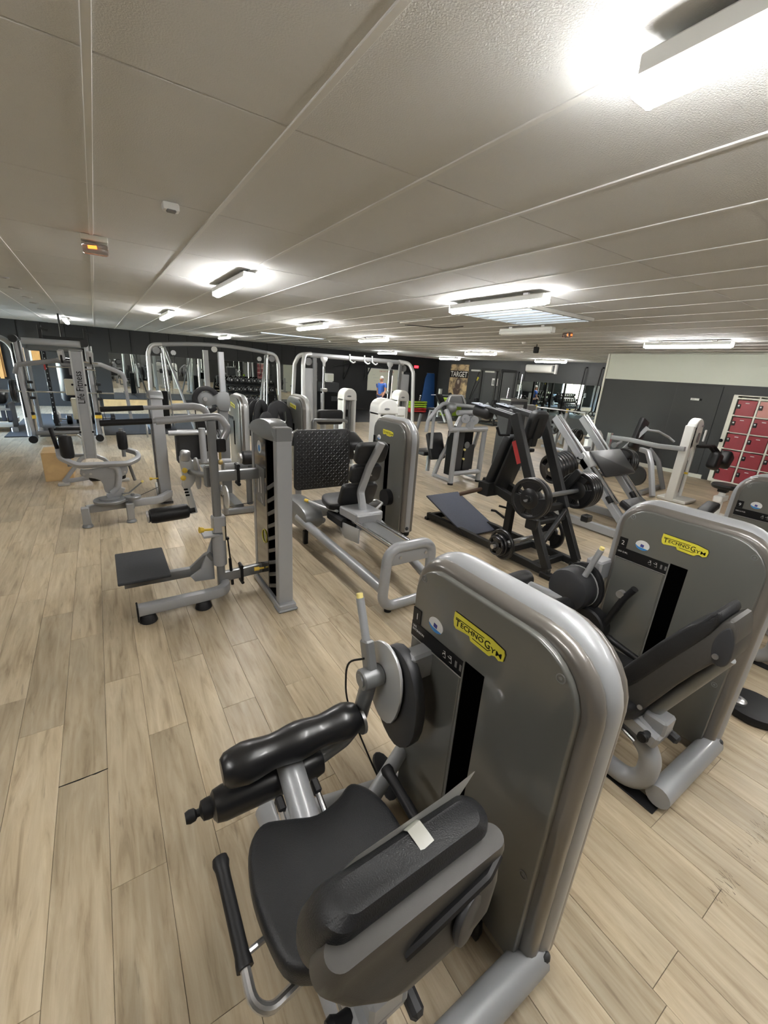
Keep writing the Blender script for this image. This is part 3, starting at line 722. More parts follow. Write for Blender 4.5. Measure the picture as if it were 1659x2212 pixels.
V = [p for q in pts for p in q]; mb.add(V, [(2*i, 2*i+2, 2*i+3, 2*i+1) for i in range(4)])
V2 = [(x, y-.0012, z) for x, y, z in V]; mb.add(V2, [(2*i+1, 2*i+3, 2*i+2, 2*i) for i in range(4)])
ps.p('sheet', mb, PAPER)
tp = MB().sweep([(.45, .478, .91), (.452, .466, .9205), (.453, .44, .921), (.455, .42, .917)], [(-.018, -.0007), (.018, -.0007), (.018, .0007), (-.018, .0007)])
ps.p('tape', tp, TAPE)

def leg_curl():
    off = (1.545, .055, 0)
    T = Thing('leg_curl_machine', 'grey leg curl machine number 2 behind the nearest machine at right', 'exercise machine', (.66, .72, 0), 'lacquered tower machines', off)
    tower(T, '2', ('LEG CURL',))
    seat_unit(T, False)
    T.p('drum', MB().lathe([(.001, 0), (.1, 0), (.123, .01), (.13, .03), (.13, .115), (.127, .12)], (.645, 1.165, .675), (1, 0, 0), 28), PLAST)
    T.p('drum_rim', MB().cyl((.766, 1.165, .675), (.772, 1.165, .675), .132, n=28), SILB)
    T.p('cam_plate', MB().prism(circ(.135, 24, .16), (.81, 1.15, .67), -Y_, Z_, .03, .006), RUBBER)
    T.p('lever_handle', MB().cyl((.7, 1.1, .79), (.7, 1.045, .98), .017, n=14), SIL)
    T.p('handle_tip', MB().cyl((.7, 1.045, .98), (.7, 1.041, .995), .013, n=12), YPALE)
    T.p('lever_arm', MB().tube([(.66, 1.18, .6), (.62, 1.4, .6), (.56, 1.44, .6)], .03, .05, 12), SIL)
    T.p('shin_roller', MB().lathe([(.001, 0), (.035, .002), (.055, .014), (.06, .05), (.06, .3), (.055, .36), (.035, .375), (.001, .377)], (.3, 1.45, .62), (1, 0, 0), 20), LEATH)
    T.p('thigh_roller', MB().lathe([(.001, 0), (.035, .002), (.055, .014), (.06, .05), (.06, .3), (.055, .36), (.035, .375), (.001, .377)], (.22, 1.1, .62), (1, 0, 0), 20), LEATH)
    T.p('cable_guard', MB().sweep([(.79, .86, .8), (.79, .9, .72), (.79, .94, .6), (.79, .98, .45)], rrect(.035, .045, .015), up=X_), RUBBER)
    T.p('guard_roller', MB().cyl((.77, .92, .74), (.8, .92, .74), .022), STEEL)
    T.p('lower_drum', MB().cyl((.74, 1.05, .47), (.83, 1.05, .47), .11, n=24, bev=.01), RUBBER)
    T.p('brace_tube', MB().tube([(.93, 1.06, .34), (.41, .8, .3)], .03, n=14), SIL)
    T.p('lever_bracket', MB().box((.87, 1.12, .8), (.13, .1, .12), bev=.01), SIL)
    T.p('far_foot_tube', MB().tube([(.985, 1.07, .08), (.37, 1.22, .052)], .035, n=12), SIL)
    return T
leg_curl()
def ninth():
    off = (3.41, .08, 0)
    T = Thing('abdominal_machine', 'grey lacquered machine number 9 cut off by the right edge', 'exercise machine', (.66, .72, 0), 'lacquered tower machines', off)
    tower(T, '9', ('ABDUCTOR',))
    seat_unit(T, False)
    T.p('knee_pad', MB().prism(rrect(.3, .13, .05), (.35, 1.42, .58), X_, Vector((0, .5, .8)), .06, .02, 3), LEATH)
    T.p('pad_arm', MB().tube([(.5, 1.43, .6), (.62, 1.3, .5), (.9, 1.05, .45)], .025, .05, 10), SIL)
    return T
ninth()
t = Thing('weight_disc', 'round black disc with silver hub on the floor at the right edge', 'weight', (3.13, .41, 0))
t.p('disc', MB().lathe([(.001, 0), (.15, 0), (.162, .008), (.165, .03), (.158, .05), (.12, .056), (.001, .056)], (3.13, .41, .002), Z_, 32), RUBBER)
t.p('hub', MB().lathe([(.045, 0), (.045, .02), (.03, .03), (.012, .03), (.012, .014)], (3.06, .47, .055), Z_, 20), STEEL)
# ================================================================ middle distance machines
def roller(a, b, r, T, name='roller', m=None, **k):
    a, b = Vector(a), Vector(b); L = (b-a).length
    return T.p(name, MB().lathe([(.001, 0), (r*.55, .002), (r*.9, .012), (r, .04), (r, L-.04), (r*.9, L-.012), (r*.55, L-.002), (.001, L)], a, b-a, 20), m or VINYL, **k)
def plate_prof(r, w):
    return [(.03, 0), (r*.42, 0), (r*.45, .004), (r*.5, .012), (r*.82, .012), (r*.86, .002), (r*.95, 0), (r, .008), (r, w-.008), (r*.95, w), (r*.86, w-.002), (r*.82, w-.012), (r*.5, w-.012), (r*.45, w-.004), (r*.42, w), (.03, w)]
def weight_plate(name, c, ax, r, w, label, group, first={}):
    """a rubber plate with three grip openings; c is the inner face centre, ax the axis"""
    key = (round(r, 3), round(w, 3)); ax = Vector(ax)
    if key not in first:
        n = 48; R0, R1 = r*.5, r*.82
        mb = MB()
        mb.lathe([(.031, 0), (R0*.9, 0), (R0, .006), (R0, w-.006), (R0*.9, w), (.031, w), (.031, 0)], (0, 0, 0), Z_, 32, False)
        mb.lathe([(R1, .006), (r*.87, 0), (r*.96, 0), (r, .01), (r, w-.01), (r*.96, w), (r*.87, w), (R1, w-.006), (R1, .006)], (0, 0, 0), Z_, 40, False)
        for k in range(3):
            a0, a1 = 2*math.pi*k/3+.36, 2*math.pi*(k+1)/3-.36; sg_ = 7
            out = [(R0*.97*math.cos(a0+(a1-a0)*i/sg_), R0*.97*math.sin(a0+(a1-a0)*i/sg_)) for i in range(sg_+1)]
            out += [(R1*1.02*math.cos(a1-(a1-a0)*i/sg_), R1*1.02*math.sin(a1-(a1-a0)*i/sg_)) for i in range(sg_+1)]
            mb.prism(out, (0, 0, w*.04), X_, Y_, w*.92, .004, 1)
        first[key] = mb.mesh('weight_plate', PLATEM)
        hub = MB().lathe([(.031, -.0005), (.044, -.0005), (.044, w+.0005), (.031, w+.0005), (.031, -.0005)], (0, 0, 0), Z_, 20, False).mesh('hub', PLAST)
        first[key] = (first[key], hub)
    o = tag(link(name, None, c), label, 'weight plate', group)
    o.rotation_euler = Z_.rotation_difference(ax).to_euler()
    link('disc', first[key][0], parent=o); link('hub', first[key][1], parent=o)
    return o

def multi_hip():
    T = Thing('multi_hip_machine', 'standing hip machine with foot platform, silver post and tall black weight stack tower', 'exercise machine', (.6, 3.25, 0))
    # weight tower
    T.p('tower_post', MB().box((1.03, 2.835, .72), (.115, .07, 1.4), bev=.006), SIL)
    T.p('post_cap', MB().box((1.03, 2.84, 1.385), (.122, .085, .1), bev=.008), SILD)
    T.p('post_base', MB().box((1.03, 2.81, .012), (.16, .13, .024), bev=.01), SILD)
    T.p('rear_post', MB().box((1.03, 3.37, .7), (.115, .06, 1.38), bev=.006), SIL)
    T.p('base_plate', MB().box((1.03, 3.1, .03), (.14, .68, .06), bev=.008), SIL)
    c = T.p('glass_cover', MB().box((.985, 3.21, .72), (.018, .32, 1.3), bev=.006), GLOSSB)
    T.p('slat_panel_back', MB().box((.995, 2.97, .7), (.01, .2, 1.28)), VOID)
    for k in range(9):
        T.p('slat', MB().box((.985, 2.965, .14+.105*k), (.012, .19, .03), RX(-.45), bev=.003), SLATM)
    T.p('weight_stack', MB().box((1.045, 3.12, .45), (.07, .2, .7), bev=.004), INK)
    T.p('tower_hood', MB().prism(smooth2d([(2.87, 0), (2.89, .1), (3.0, .135), (3.2, .12), (3.38, .07), (3.4, 0)], 3), (.965, 0, 1.33), Y_, Z_, .13, .012), SILD)
    T.p('round_sticker', MB().cyl((.9755, 3.2, 1.235), (.978, 3.2, 1.235), .05, n=24), PRINTW, c)
    T.p('sticker_dot', MB().cyl((.9745, 3.2, 1.225), (.976, 3.2, 1.225), .026, n=16), BLUEP, c)
    T.p('placard', MB().box((.9745, 3.2, .93), (.003, .2, .3)), PRINTG, c)
    T.p('exercise_sketch', MB().bar((.972, 3.23, .98), (.972, 3.24, .86), .012, .002, up=X_, bev=0).bar((.972, 3.18, 1.0), (.972, 3.17, .87), .012, .002, up=X_, bev=0).bar((.972, 3.18, .84), (.972, 3.15, .79), .01, .002, up=X_, bev=0), PRINTW, c)
    T.p('yellow_selector', MB().ring((.972, 3.12, .52), X_, .055, .004, 18, 6), YELLOWP, c)
    T.p('pin', MB().cyl((.97, 3.15, .22), (.9, 3.16, .22), .008).cyl((.93, 3.155, .22), (.89, 3.16, .22), .016), YELLOW)
    # post, beams
    T.p('column', MB().rtube([(.645, 3.25, .06), (.645, 3.25, 1.43)], .06, .06, r=.015), SILD)
    T.p('upper_beam', MB().rtube([(.66, 3.25, 1.015), (.98, 3.25, 1.015)], .05, .082, r=.008), SILD)
    T.p('lower_beam', MB().rtube([(.66, 3.25, .165), (.98, 3.25, .18)], .05, .082, r=.008), SILD)
    for x, z in ((.815, 1.02), (.805, .165)):
        T.p('beam_clamp', MB().box((x, 3.25, z), (.022, .075, .13), bev=.005).cyl((x, 3.21, z+.07), (x, 3.29, z+.07), .014, n=8).cyl((x, 3.21, z-.075), (x, 3.29, z-.075), .014, n=8), RUBBER)
    # platform with its crank carrier
    T.p('platform', MB().box((.105, 3.48, .282), (.345, .57, .022), bev=.006), MATB)
    T.p('platform_bracket', MB().box((.1, 3.47, .255), (.26, .12, .03), bev=.004), RUBBER)
    T.p('platform_arm', MB().rtube([(-.03, 3.38, .2), (.45, 3.38, .2), (.56, 3.32, .33), (.6, 3.28, .36)], .055, .075, .04, r=.008), SILD)
    T.p('arm_gusset', MB().prism([(.42, .2), (.5, .25), (.6, .5), (.6, .14), (.45, .15)], (0, 3.3, 0), X_, Z_, .02, .003), SIL)
    T.p('carrier', MB().cyl((.645, 3.25, .28), (.645, 3.25, .55), .052, n=18, bev=.004).box((.585, 3.25, .55), (.12, .11, .018), bev=.004).box((.65, 3.25, .63), (.1, .08, .14), bev=.01), SIL)
    T.p('chrome_sleeve', MB().cyl((.68, 3.22, .5), (.68, 3.22, .62), .02, n=12), CHROME)
    T.p('pull_pin', MB().cyl((.6, 3.22, .6), (.53, 3.21, .61), .01, n=10).cyl((.53, 3.21, .61), (.5, 3.205, .615), .019, .024, n=12), YELLOW)
    T.p('gas_spring', MB().cyl((.71, 3.24, .49), (.722, 3.24, .3), .006, n=8).cyl((.718, 3.24, .32), (.728, 3.24, .08), .012, n=10).box((.69, 3.24, .5), (.06, .03, .02), bev=.004), RUBBER)
    # foot tube
    T.p('foot_tube', MB().rtube([(.03, 3.1, .105), (.48, 3.11, .105), (.66, 3.13, .105), (.665, 3.3, .105)], .075, .085, .13, r=.02), SIL)
    T.p('foot_end_cap', MB().box((.028, 3.1, .09), (.012, .09, .12), bev=.003), RUBBER)
    for x, y in ((.09, 3.1), (.47, 3.11)):
        T.p('rubber_foot', MB().cyl((x, y, 0), (x, y, .066), .062, .048, bev=.008), RUBBER)
    # handles
    T.p('front_handle_tube', MB().tube([(.29, 3.25, 1.43), (.5, 3.25, 1.447), (.71, 3.25, 1.46), (.765, 3.25, 1.37), (.7, 3.25, 1.26)], .026, .06, 14, nf=7), SIL)
    T.p('front_handle_bar', MB().cyl((.25, 3.25, 1.428), (.48, 3.25, 1.444), .017, n=12), SIL)
    T.p('front_grip', MB().cyl((-.03, 3.25, 1.418), (.27, 3.25, 1.43), .02, n=12, bev=.004), RUBBER)
    T.p('rear_handle_tube', MB().tube([(.49, 4.0, 1.447), (.66, 4.0, 1.457), (.75, 3.96, 1.44), (.76, 3.9, 1.3), (.7, 3.4, 1.24)], .03, .07, 14, nf=6), SIL)
    T.p('rear_handle_bar', MB().cyl((.27, 4.0, 1.44), (.5, 4.0, 1.447), .018, n=12), SIL)
    T.p('rear_grip', MB().cyl((-.02, 4.0, 1.425), (.28, 4.0, 1.44), .021, n=12, bev=.004), RUBBER)
    T.p('handle_socket', MB().box((.7, 3.25, 1.25), (.07, .07, .1), bev=.01), RUBBER)
    # lever with roller
    T.p('lever_shaft', MB().cyl((.64, 3.3, 1.0), (.52, 3.6, .98), .022).box((.625, 3.33, 1.0), (.08, .06, .17), bev=.012), SILD)
    T.p('lever_disc', MB().cyl((.575, 3.6, .96), (.588, 3.6, .96), .13, n=30), SIL)
    T.p('lever_head', MB().prism(smooth2d([(.46, 1.1), (.52, 1.14), (.55, 1.06), (.56, .98), (.56, .9), (.5, .83), (.46, .86), (.47, .95)], 3), (0, 3.63, 0), X_, Z_, .05, .008), SILB)
    T.p('lever_cap', MB().box((.5, 3.58, 1.115), (.075, .06, .09), RY(.15), bev=.02, seg=2), STEEL)
    T.p('lever_arm', MB().rtube([(.485, 3.6, .9), (.535, 3.6, .625)], .035, .05, r=.006, up=X_), SILB)
    T.p('arm_holes', MB().box((.482, 3.573, .84), (.03, .004, .012)).box((.487, 3.573, .815), (.03, .004, .012)).box((.492, 3.573, .79), (.03, .004, .012)), VOID)
    for x, z in ((.485, 1.0), (.47, .94)):
        T.p('yellow_knob', MB().ball((x, 3.56, z), .022, 10, 6).cyl((x, 3.56, z), (x, 3.6, z), .01), YELLOW)
    roller((.2, 3.6, .635), (.5, 3.6, .65), .062, T, 'leg_roller', LEATH)
    T.p('roller_end', MB().cyl((.185, 3.6, .634), (.205, 3.6, .635), .05, n=18, bev=.006), STEEL)
    T.p('roller_neck', MB().cyl((.49, 3.6, .65), (.54, 3.6, .655), .028), RUBBER)
multi_hip()

def rotary():
    T = Thing('rotary_torso_machine', 'rotary torso machine with two upright black chest rollers and a swivel base', 'exercise machine', (0, 5.45, 0))
    T.p('base_beam', MB().rtube([(-.29, 5.42, .19), (.45, 5.6, .17), (.6, 5.9, .15)], .07, .085, .1, r=.01), SIL)
    for x, y in ((-.3, 5.37), (.12, 5.37)):
        T.p('floor_leg', MB().box((x, y, .13), (.075, .07, .2), bev=.008), SIL)
        T.p('foot_pad', MB().cyl((x, y, 0), (x, y, .035), .055, .045, bev=.006), SILD)
    T.p('turntable', MB().cyl((-.06, 5.42, .255), (-.06, 5.42, .285), .16, n=30, bev=.004).cyl((-.06, 5.42, .285), (-.06, 5.42, .3), .1, n=24), SILD)
    T.p('cable_pulley', MB().cyl((.165, 5.42, .265), (.165, 5.42, .3), .085, n=24, bev=.006).cyl((.165, 5.42, .3), (.165, 5.42, .325), .02), SILD)
    T.p('pulley_post', MB().box((.14, 5.42, .21), (.06, .06, .12), bev=.006), SIL)
    T.p('hook_arm', MB().tube([(-.03, 5.45, .34), (.03, 5.45, .4), (.06, 5.45, .55), (.05, 5.45, .64), (-.02, 5.45, .66)], .035, .06, 12), SIL)
    T.p('hook_foot', MB().rtube([(-.08, 5.45, .3), (.03, 5.45, .32), (.065, 5.45, .4)], .08, .05, .05, r=.012, up=Y_), SIL)
    T.p('back_plate', MB().prism(smooth2d([(-.22, .63), (.12, .66), (.14, .56), (.04, .5), (.01, .35), (-.09, .36), (-.12, .5), (-.28, .56), (-.28, .64)], 3), (0, 5.47, 0), X_, Z_, .03, .005), SIL)
    T.p('u_frame', MB().rtube([(-.46, 5.62, .83), (-.45, 5.52, .76), (-.3, 5.42, .685), (.16, 5.42, .68), (.285, 5.5, .72), (.27, 5.62, .76), (.16, 5.7, .79)], .05, .055, .09, r=.012, nf=5), SIL)
    for k, x in enumerate((-.26, -.2, .07, .12)):
        T.p('bolt', MB().cyl((x, 5.455, .58), (x, 5.435, .58), .012, n=10), STEEL)
    roller((-.375, 5.52, .745), (-.375, 5.52, .995), .062, T, 'chest_roller', LEATH)
    roller((.14, 5.62, .8), (.14, 5.62, 1.015), .052, T, 'chest_roller', LEATH)
    T.p('roller_axle', MB().cyl((.14, 5.62, .72), (.14, 5.62, 1.045), .02), SILD)
    T.p('roller_axle', MB().cyl((-.375, 5.52, .66), (-.375, 5.52, 1.0), .02), SILD)
    T.p('side_grip', MB().cyl((-.46, 5.6, .84), (-.49, 5.62, 1.06), .02, n=12, bev=.004), RUBBER)
    T.p('seat', MB().prism(rrect(.36, .3, .05), (-.05, 5.72, .46), X_, Y_, .07, .02, 3), LEATH)
    T.p('seat_post', MB().cyl((-.05, 5.72, .29), (-.05, 5.72, .46), .04), SILD)
    T.p('index_lever', MB().tube([(.06, 5.42, .335), (.13, 5.42, .335), (.27, 5.4, .455)], .008, .02, 8), SILD)
    T.p('lever_knob', MB().cyl((.27, 5.4, .455), (.285, 5.4, .475), .014), YPALE)
    T.p('kick_tube', MB().tube([(.18, 5.7, .6), (.22, 5.75, .4)], .018), SILD)
    # weight tower
    T.p('tower_post', MB().box((.56, 5.95, .7), (.13, .07, 1.38), bev=.006), SIL)
    T.p('tower_cover', MB().box((.52, 6.16, .7), (.02, .36, 1.3), bev=.006), GLOSSB)
    T.p('slat_panel_back', MB().box((.528, 6.02, .5), (.012, .12, .9)), VOID)
    for k in range(7):
        T.p('slat', MB().box((.505, 6.03, .15+.11*k), (.012, .12, .03), RX(-.45), bev=.003), SLATM)
    T.p('glass_strip', MB().box((.497, 6.02, 1.15), (.006, .09, .4)), mat('pale_blue_glass', (.3, .4, .45), .1, coat=.6))
    T.p('tower_hood', MB().prism(smooth2d([(5.93, 0), (5.95, .07), (6.05, .1), (6.25, .08), (6.36, .03), (6.36, 0)], 3), (.49, 0, 1.34), Y_, Z_, .15, .012), SILD)
    T.p('rear_post', MB().box((.56, 6.33, .68), (.13, .06, 1.34), bev=.006), SIL)
    T.p('base_plate', MB().box((.56, 6.14, .02), (.15, .45, .04), bev=.006), SILD)
    T.p('guide_pulley', MB().cyl((.45, 5.93, .23), (.47, 5.93, .23), .075, n=20), SILB)
    T.p('selector_pin', MB().cyl((.4, 5.95, .35), (.49, 5.95, .35), .008).cyl((.39, 5.95, .35), (.42, 5.95, .35), .018), YELLOW)
    T.p('drive_cable', MB().tube([(.2, 5.4, .285), (.46, 5.8, .27)], .004, n=6), CABLE)
rotary()

def cable_column():
    T = Thing('cable_pulldown_machine', 'tall leaning silver cable column with lettering and two overhead arms', 'exercise machine', (-.25, 7.4, 0))
    a, b = Vector((-.235, 7.42, .36)), Vector((-.215, 7.46, 1.84))
    T.p('column', MB().bar(a, b, .125, .1, up=Y_, bev=.008), SIL)
    for s in (-1, 1):
        T.p('edge_rail', MB().bar(a+Vector((s*.066, -.045, 0)), b+Vector((s*.066, -.045, 0)), .022, .03, up=Y_, bev=.004), SILB)
        for z in (.75, 1.4):
            T.p('rail_bolt', MB().cyl((a.x+s*.075, 7.37, z), (a.x+s*.075, 7.345, z), .014, n=8), RUBBER)
    n = (b-a).normalized(); u = n
    v = Vector((-1, 0, 0))
    txt = text_mb('Life Fitness', .12, a+n*.78+Vector((.028, -.056, 0)), u, v, .001, bold=.004, sx=.82)
    T.p('lettering', txt, INK)
    T.p('top_cap', MB().box((-.215, 7.46, 1.85), (.16, .12, .03), bev=.006), SILD)
    T.p('foot_arch', MB().rtube([(-.6, 7.32, .05), (-.45, 7.36, .24), (-.36, 7.38, .36), (-.22, 7.4, .42), (-.07, 7.38, .34), (.02, 7.36, .2), (.14, 7.32, .05)], .05, .05, .1, r=.012), SIL)
    T.p('foot_beam', MB().rtube([(-.6, 7.34, .05), (-.15, 7.34, .1)], .05, .06, r=.01), SIL)
    for x in (-.6, .14):
        T.p('foot_plate', MB().box((x, 7.32, .02), (.14, .1, .04), bev=.008), SILB)
    T.p('rear_beam', MB().rtube([(-.23, 7.4, .06), (-.23, 8.2, .06)], .07, .07, r=.01), SIL)
    # arms
    T.p('left_arm', MB().rtube([(-.24, 7.5, 1.67), (-.45, 7.55, 1.7), (-.88, 7.6, 1.62), (-.92, 7.6, 1.5)], .05, .06, .04, r=.01), SILD)
    T.p('left_drop', MB().rtube([(-.88, 7.6, 1.63), (-.86, 7.6, .8)], .045, .05, r=.01), SIL)
    T.p('right_arm', MB().rtube([(-.2, 7.5, 1.67), (.05, 7.55, 1.68), (.3, 7.6, 1.57), (.34, 7.6, 1.45)], .05, .06, .06, r=.01), SIL)
    T.p('right_drop', MB().rtube([(.32, 7.6, 1.53), (.35, 7.6, .86)], .045, .05, r=.01), SIL)
    T.p('right_drop_shoe', MB().box((.35, 7.6, .86), (.1, .06, .07), bev=.01), SILB)
    for s in (-1, 1):
        x = -.22+s*.16
        T.p('head_pulley', MB().box((x, 7.42, 1.78), (.06, .08, .13), RZ(.3*s) @ RX(.25), bev=.008), SILB)
        T.p('pulley_wheel', MB().cyl((x-.012, 7.4, 1.73), (x+.012, 7.4, 1.73), .055, n=20), RUBBER)
    T.p('pulley_bracket', MB().box((-.33, 7.45, 1.66), (.16, .05, .05), bev=.008).box((-.3, 7.45, 1.58), (.05, .05, .12), bev=.006), SILD)
    T.p('side_rod', MB().cyl((-.55, 7.43, 1.62), (-.3, 7.43, 1.625), .008).cyl((-.16, 7.43, 1.71), (.02, 7.43, 1.69), .01).cyl((-.14, 7.43, 1.61), (-.02, 7.43, 1.6), .009), CHROME)
    T.p('red_handle', MB().ring((-.58, 7.43, 1.61), X_, .03, .009, 14, 6), REDM)
    T.p('stack_shroud', MB().box((-.33, 7.62, 1.35), (.16, .1, .22), bev=.01).box((-.3, 7.62, 1.05), (.14, .1, .3), bev=.01), BOARD)
    T.p('cable', MB().tube([(-.05, 7.44, 1.7), (.02, 7.6, .9)], .004, n=6), CABLE)
cable_column()
sb = Thing('small_seat_bench', 'low grey preacher seat with chrome legs behind the silver cable column', 'bench', (-.55, 9.3, 0))
sb.p('seat', MB().prism([(-.17, -.08), (.19, -.1), (.2, .08), (.02, .04), (-.02, .04), (-.18, .09)], (-.56, 9.3, .5), X_, Y_, .06, .015), LEATHG)
sb.p('frame', MB().tube([(-.72, 9.3, .04), (-.72, 9.3, .36), (-.6, 9.3, .42), (-.45, 9.3, .42), (-.38, 9.3, .36), (-.38, 9.3, .04)], .022, .05), CHROME)
sb.p('base', MB().rtube([(-.85, 9.3, .04), (-.25, 9.3, .04)], .06, .05), SILD)
sb.p('black_end', MB().cyl((-.9, 9.3, .07), (-.84, 9.3, .07), .06), RUBBER)
bx = Thing('plyo_box', 'plywood jump box behind the left chest roller', 'box', (-.72, 7.9, 0))
bx.p('front', MB().box((-.66, 7.62, .2), (.34, .02, .4), bev=.002), WOODB); bx.p('back', MB().box((-.66, 8.1, .2), (.34, .02, .4), bev=.002), WOODB)
bx.p('side', MB().box((-.82, 7.86, .2), (.02, .46, .4), bev=.002), WOODB); bx.p('side', MB().box((-.5, 7.86, .2), (.02, .46, .4), bev=.002), WOODB)
bx.p('top', MB().box((-.66, 7.86, .41), (.34, .5, .02), bev=.002), WOODB)
t = Thing('cable_attachment', 'small black bent bar left on the floor behind the silver column', 'handle', (-.15, 8.6, 0))
t.p('wire', MB().tube([(-.28, 8.5, .012), (-.24, 8.7, .012), (-.17, 8.5, .012), (-.05, 8.75, .012), (.02, 8.6, .012)], .009, .02, 8), RUBBER)
t.p('grip', MB().cyl((-.17, 8.5, .014), (-.1, 8.64, .014), .014), RUBBER)

# ---------------------------------------------------------------- leg press (seated, with tower)
def leg_press():
    off = (1.87, 3.32, 0)
    T = Thing('leg_press_machine', 'seated leg press with black tread footplate, three-part black backrest and grey tower', 'exercise machine', (2.1, 3.4, 0))
    o0, l0 = T.off, T.loc; T.off = Vector(off)
    tower(T, '', (), 1.07)
    T.off = o0
    T.p('end_loop', MB().sweep([Vector(q) for q in fillet([(1.9, 2.38, .06), (1.66, 2.38, .06), (1.69, 2.38, .565), (2.12, 2.38, .565), (2.13, 2.38, .06), (1.9, 2.38, .06)], .11, 7)], circ(.042, 14), up=Y_), SIL)
    T.p('loop_web', MB().prism([(1.72, .42), (2.11, .42), (2.1, .53), (1.74, .53)], (0, 2.39, 0), X_, Z_, .022, .004), SIL)
    for x in (1.8, 2.05): T.p('web_bolt', MB().cyl((x, 2.375, .48), (x, 2.36, .48), .014, n=10), STEEL)
    for x in (1.74, 2.06): T.p('foot', MB().cyl((x, 2.4, 0), (x, 2.4, .022), .03), RUBBER)
    T.p('left_tube', MB().tube([(1.67, 2.4, .22), (1.62, 4.0, .3)], .044, n=16), SIL)
    T.p('right_tube', MB().tube([(2.13, 2.4, .22), (2.5, 4.1, .3)], .04, n=16), SIL)
    T.p('rail_beam', MB().bar((1.9, 2.42, .5), (2.0, 3.9, .43), .13, .07, bev=.01), SILD)
    for s in (-1, 1):
        T.p('guide_rod', MB().cyl((1.9+s*.1, 2.42, .53), (2.0+s*.1, 3.95, .46), .016, n=12), CHROME)
    T.p('front_housing', MB().prism(smooth2d([(3.75, .3), (3.8, .42), (4.1, .46), (4.45, .42), (4.5, .25), (4.3, .18), (3.9, .2)], 3), (1.6, 0, 0), Y_, Z_, .2, .02), SILD)
    T.p('front_cross', MB().box((2.05, 4.2, .3), (.9, .3, .12), bev=.03, seg=2), SILD)
    T.p('housing_foot', MB().box((1.68, 3.95, .08), (.05, .05, .16), bev=.008), RUBBER)
    T.p('carriage', MB().box((1.98, 3.3, .53), (.3, .34, .09), RX(-.05), bev=.012).box((1.97, 3.12, .5), (.26, .04, .14), bev=.006), SIL)
    T.p('carriage_skirt', MB().prism([(0, 0), (.26, -.04), (.36, .02), (.34, .1), (0, .14)], (1.8, 3.02, .34), Y_, Z_, .012, .003), SILB)
    T.p('adjust_lever', MB().tube([(1.83, 3.5, .5), (1.74, 3.72, .5), (1.71, 3.95, .49)], .014, .05, 10), SILB)
    T.p('yellow_grip', MB().cyl((1.71, 3.93, .49), (1.7, 4.0, .485), .018), YELLOW)
    T.p('mechanism', MB().box((1.87, 3.5, .42), (.16, .35, .1), bev=.02).cyl((1.86, 3.18, .44), (1.98, 3.18, .44), .035), RUBBER)
    T.p('upright', MB().rtube([(1.97, 3.22, .52), (2.0, 3.36, .72), (2.05, 3.3, .98), (2.12, 3.22, 1.22)], .07, .05, .08, r=.012, up=Y_), SIL)
    # three-part backrest and seat, facing +Y
    yb = 3.42
    for nm, w, z0, z1, y0, y1 in (('lower_back_pad', .4, .56, .8, .5, .4), ('middle_back_pad', .34, .82, 1.0, .4, .34), ('head_pad', .34, 1.02, 1.22, .34, .27)):
        yy = 3.0+y0-.04; L = math.hypot(z1-z0, y1-y0); v = Vector((0, y1-y0, z1-z0)).normalized()
        pd = T.p(nm, MB().prism(rrect(w, L, .05), (2.04+(z0-.56)*.09, 3.0+(y0+y1)/2-.02, (z0+z1)/2), X_, v, -.07 if False else .07, .02, 3).move((0, .08, 0)), LEATHG)
        T.p('pad_bolt', MB().cyl((2.04+(z0-.56)*.09+.05, 3.0+(y0+y1)/2-.015, z0+.06), (2.04+(z0-.56)*.09+.05, 3.0+(y0+y1)/2+.03, z0+.06), .008, n=8), STEEL, pd)
    T.p('seat', MB().prism(smooth2d([(-.2, -.2), (.2, -.2), (.22, .0), (.15, .17), (0, .2), (-.15, .17), (-.22, 0)], 4), (2.0, 3.72, .5), X_, Y_, .07, .022, 3), LEATH)
    T.p('side_handle', MB().tube([(2.22, 3.4, .5), (2.36, 3.5, .52), (2.4, 3.68, .5), (2.3, 3.74, .46)], .014, .05), STEEL)
    # foot plate with raised tread bars
    fp = T.p('foot_plate', MB().prism(rrect(.8, .79, .06), (2.36, 5.0, .69), X_, Z_, .03, .006), TREAD)
    tb = MB(); q = random.Random(3)
    for i in range(19):
        for j in range(19):
            x = 2.0+i*.04; z = .33+j*.04; s = 1 if (i+j) % 2 else -1
            dx, dz = .013, .013*s
            tb.add([(x-dx-.003, 4.968, z-dz+.003*s), (x+dx-.003, 4.968, z+dz+.003*s), (x+dx+.003, 4.968, z+dz-.003*s), (x-dx+.003, 4.968, z-dz-.003*s), (x, 4.962, z)], [(0, 1, 4), (1, 2, 4), (2, 3, 4), (3, 0, 4)])
    T.p('tread_bars', tb, TREAD, fp, sm=False, kind='stuff')
    T.p('plate_post', MB().tube([(2.05, 5.06, .3), (2.05, 5.06, .1), (2.05, 4.3, .1)], .04, .1), SIL)
    T.p('plate_mount', MB().box((2.36, 5.06, .6), (.5, .06, .3), bev=.01), SILD)
    T.p('tower_drum', MB().cyl((2.68, 3.95, .42), (2.78, 3.95, .42), .1, n=24), RUBBER)
    T.p('tower_link', MB().tube([(2.1, 4.15, .28), (2.83, 4.15, .28)], .035), SIL)
leg_press()

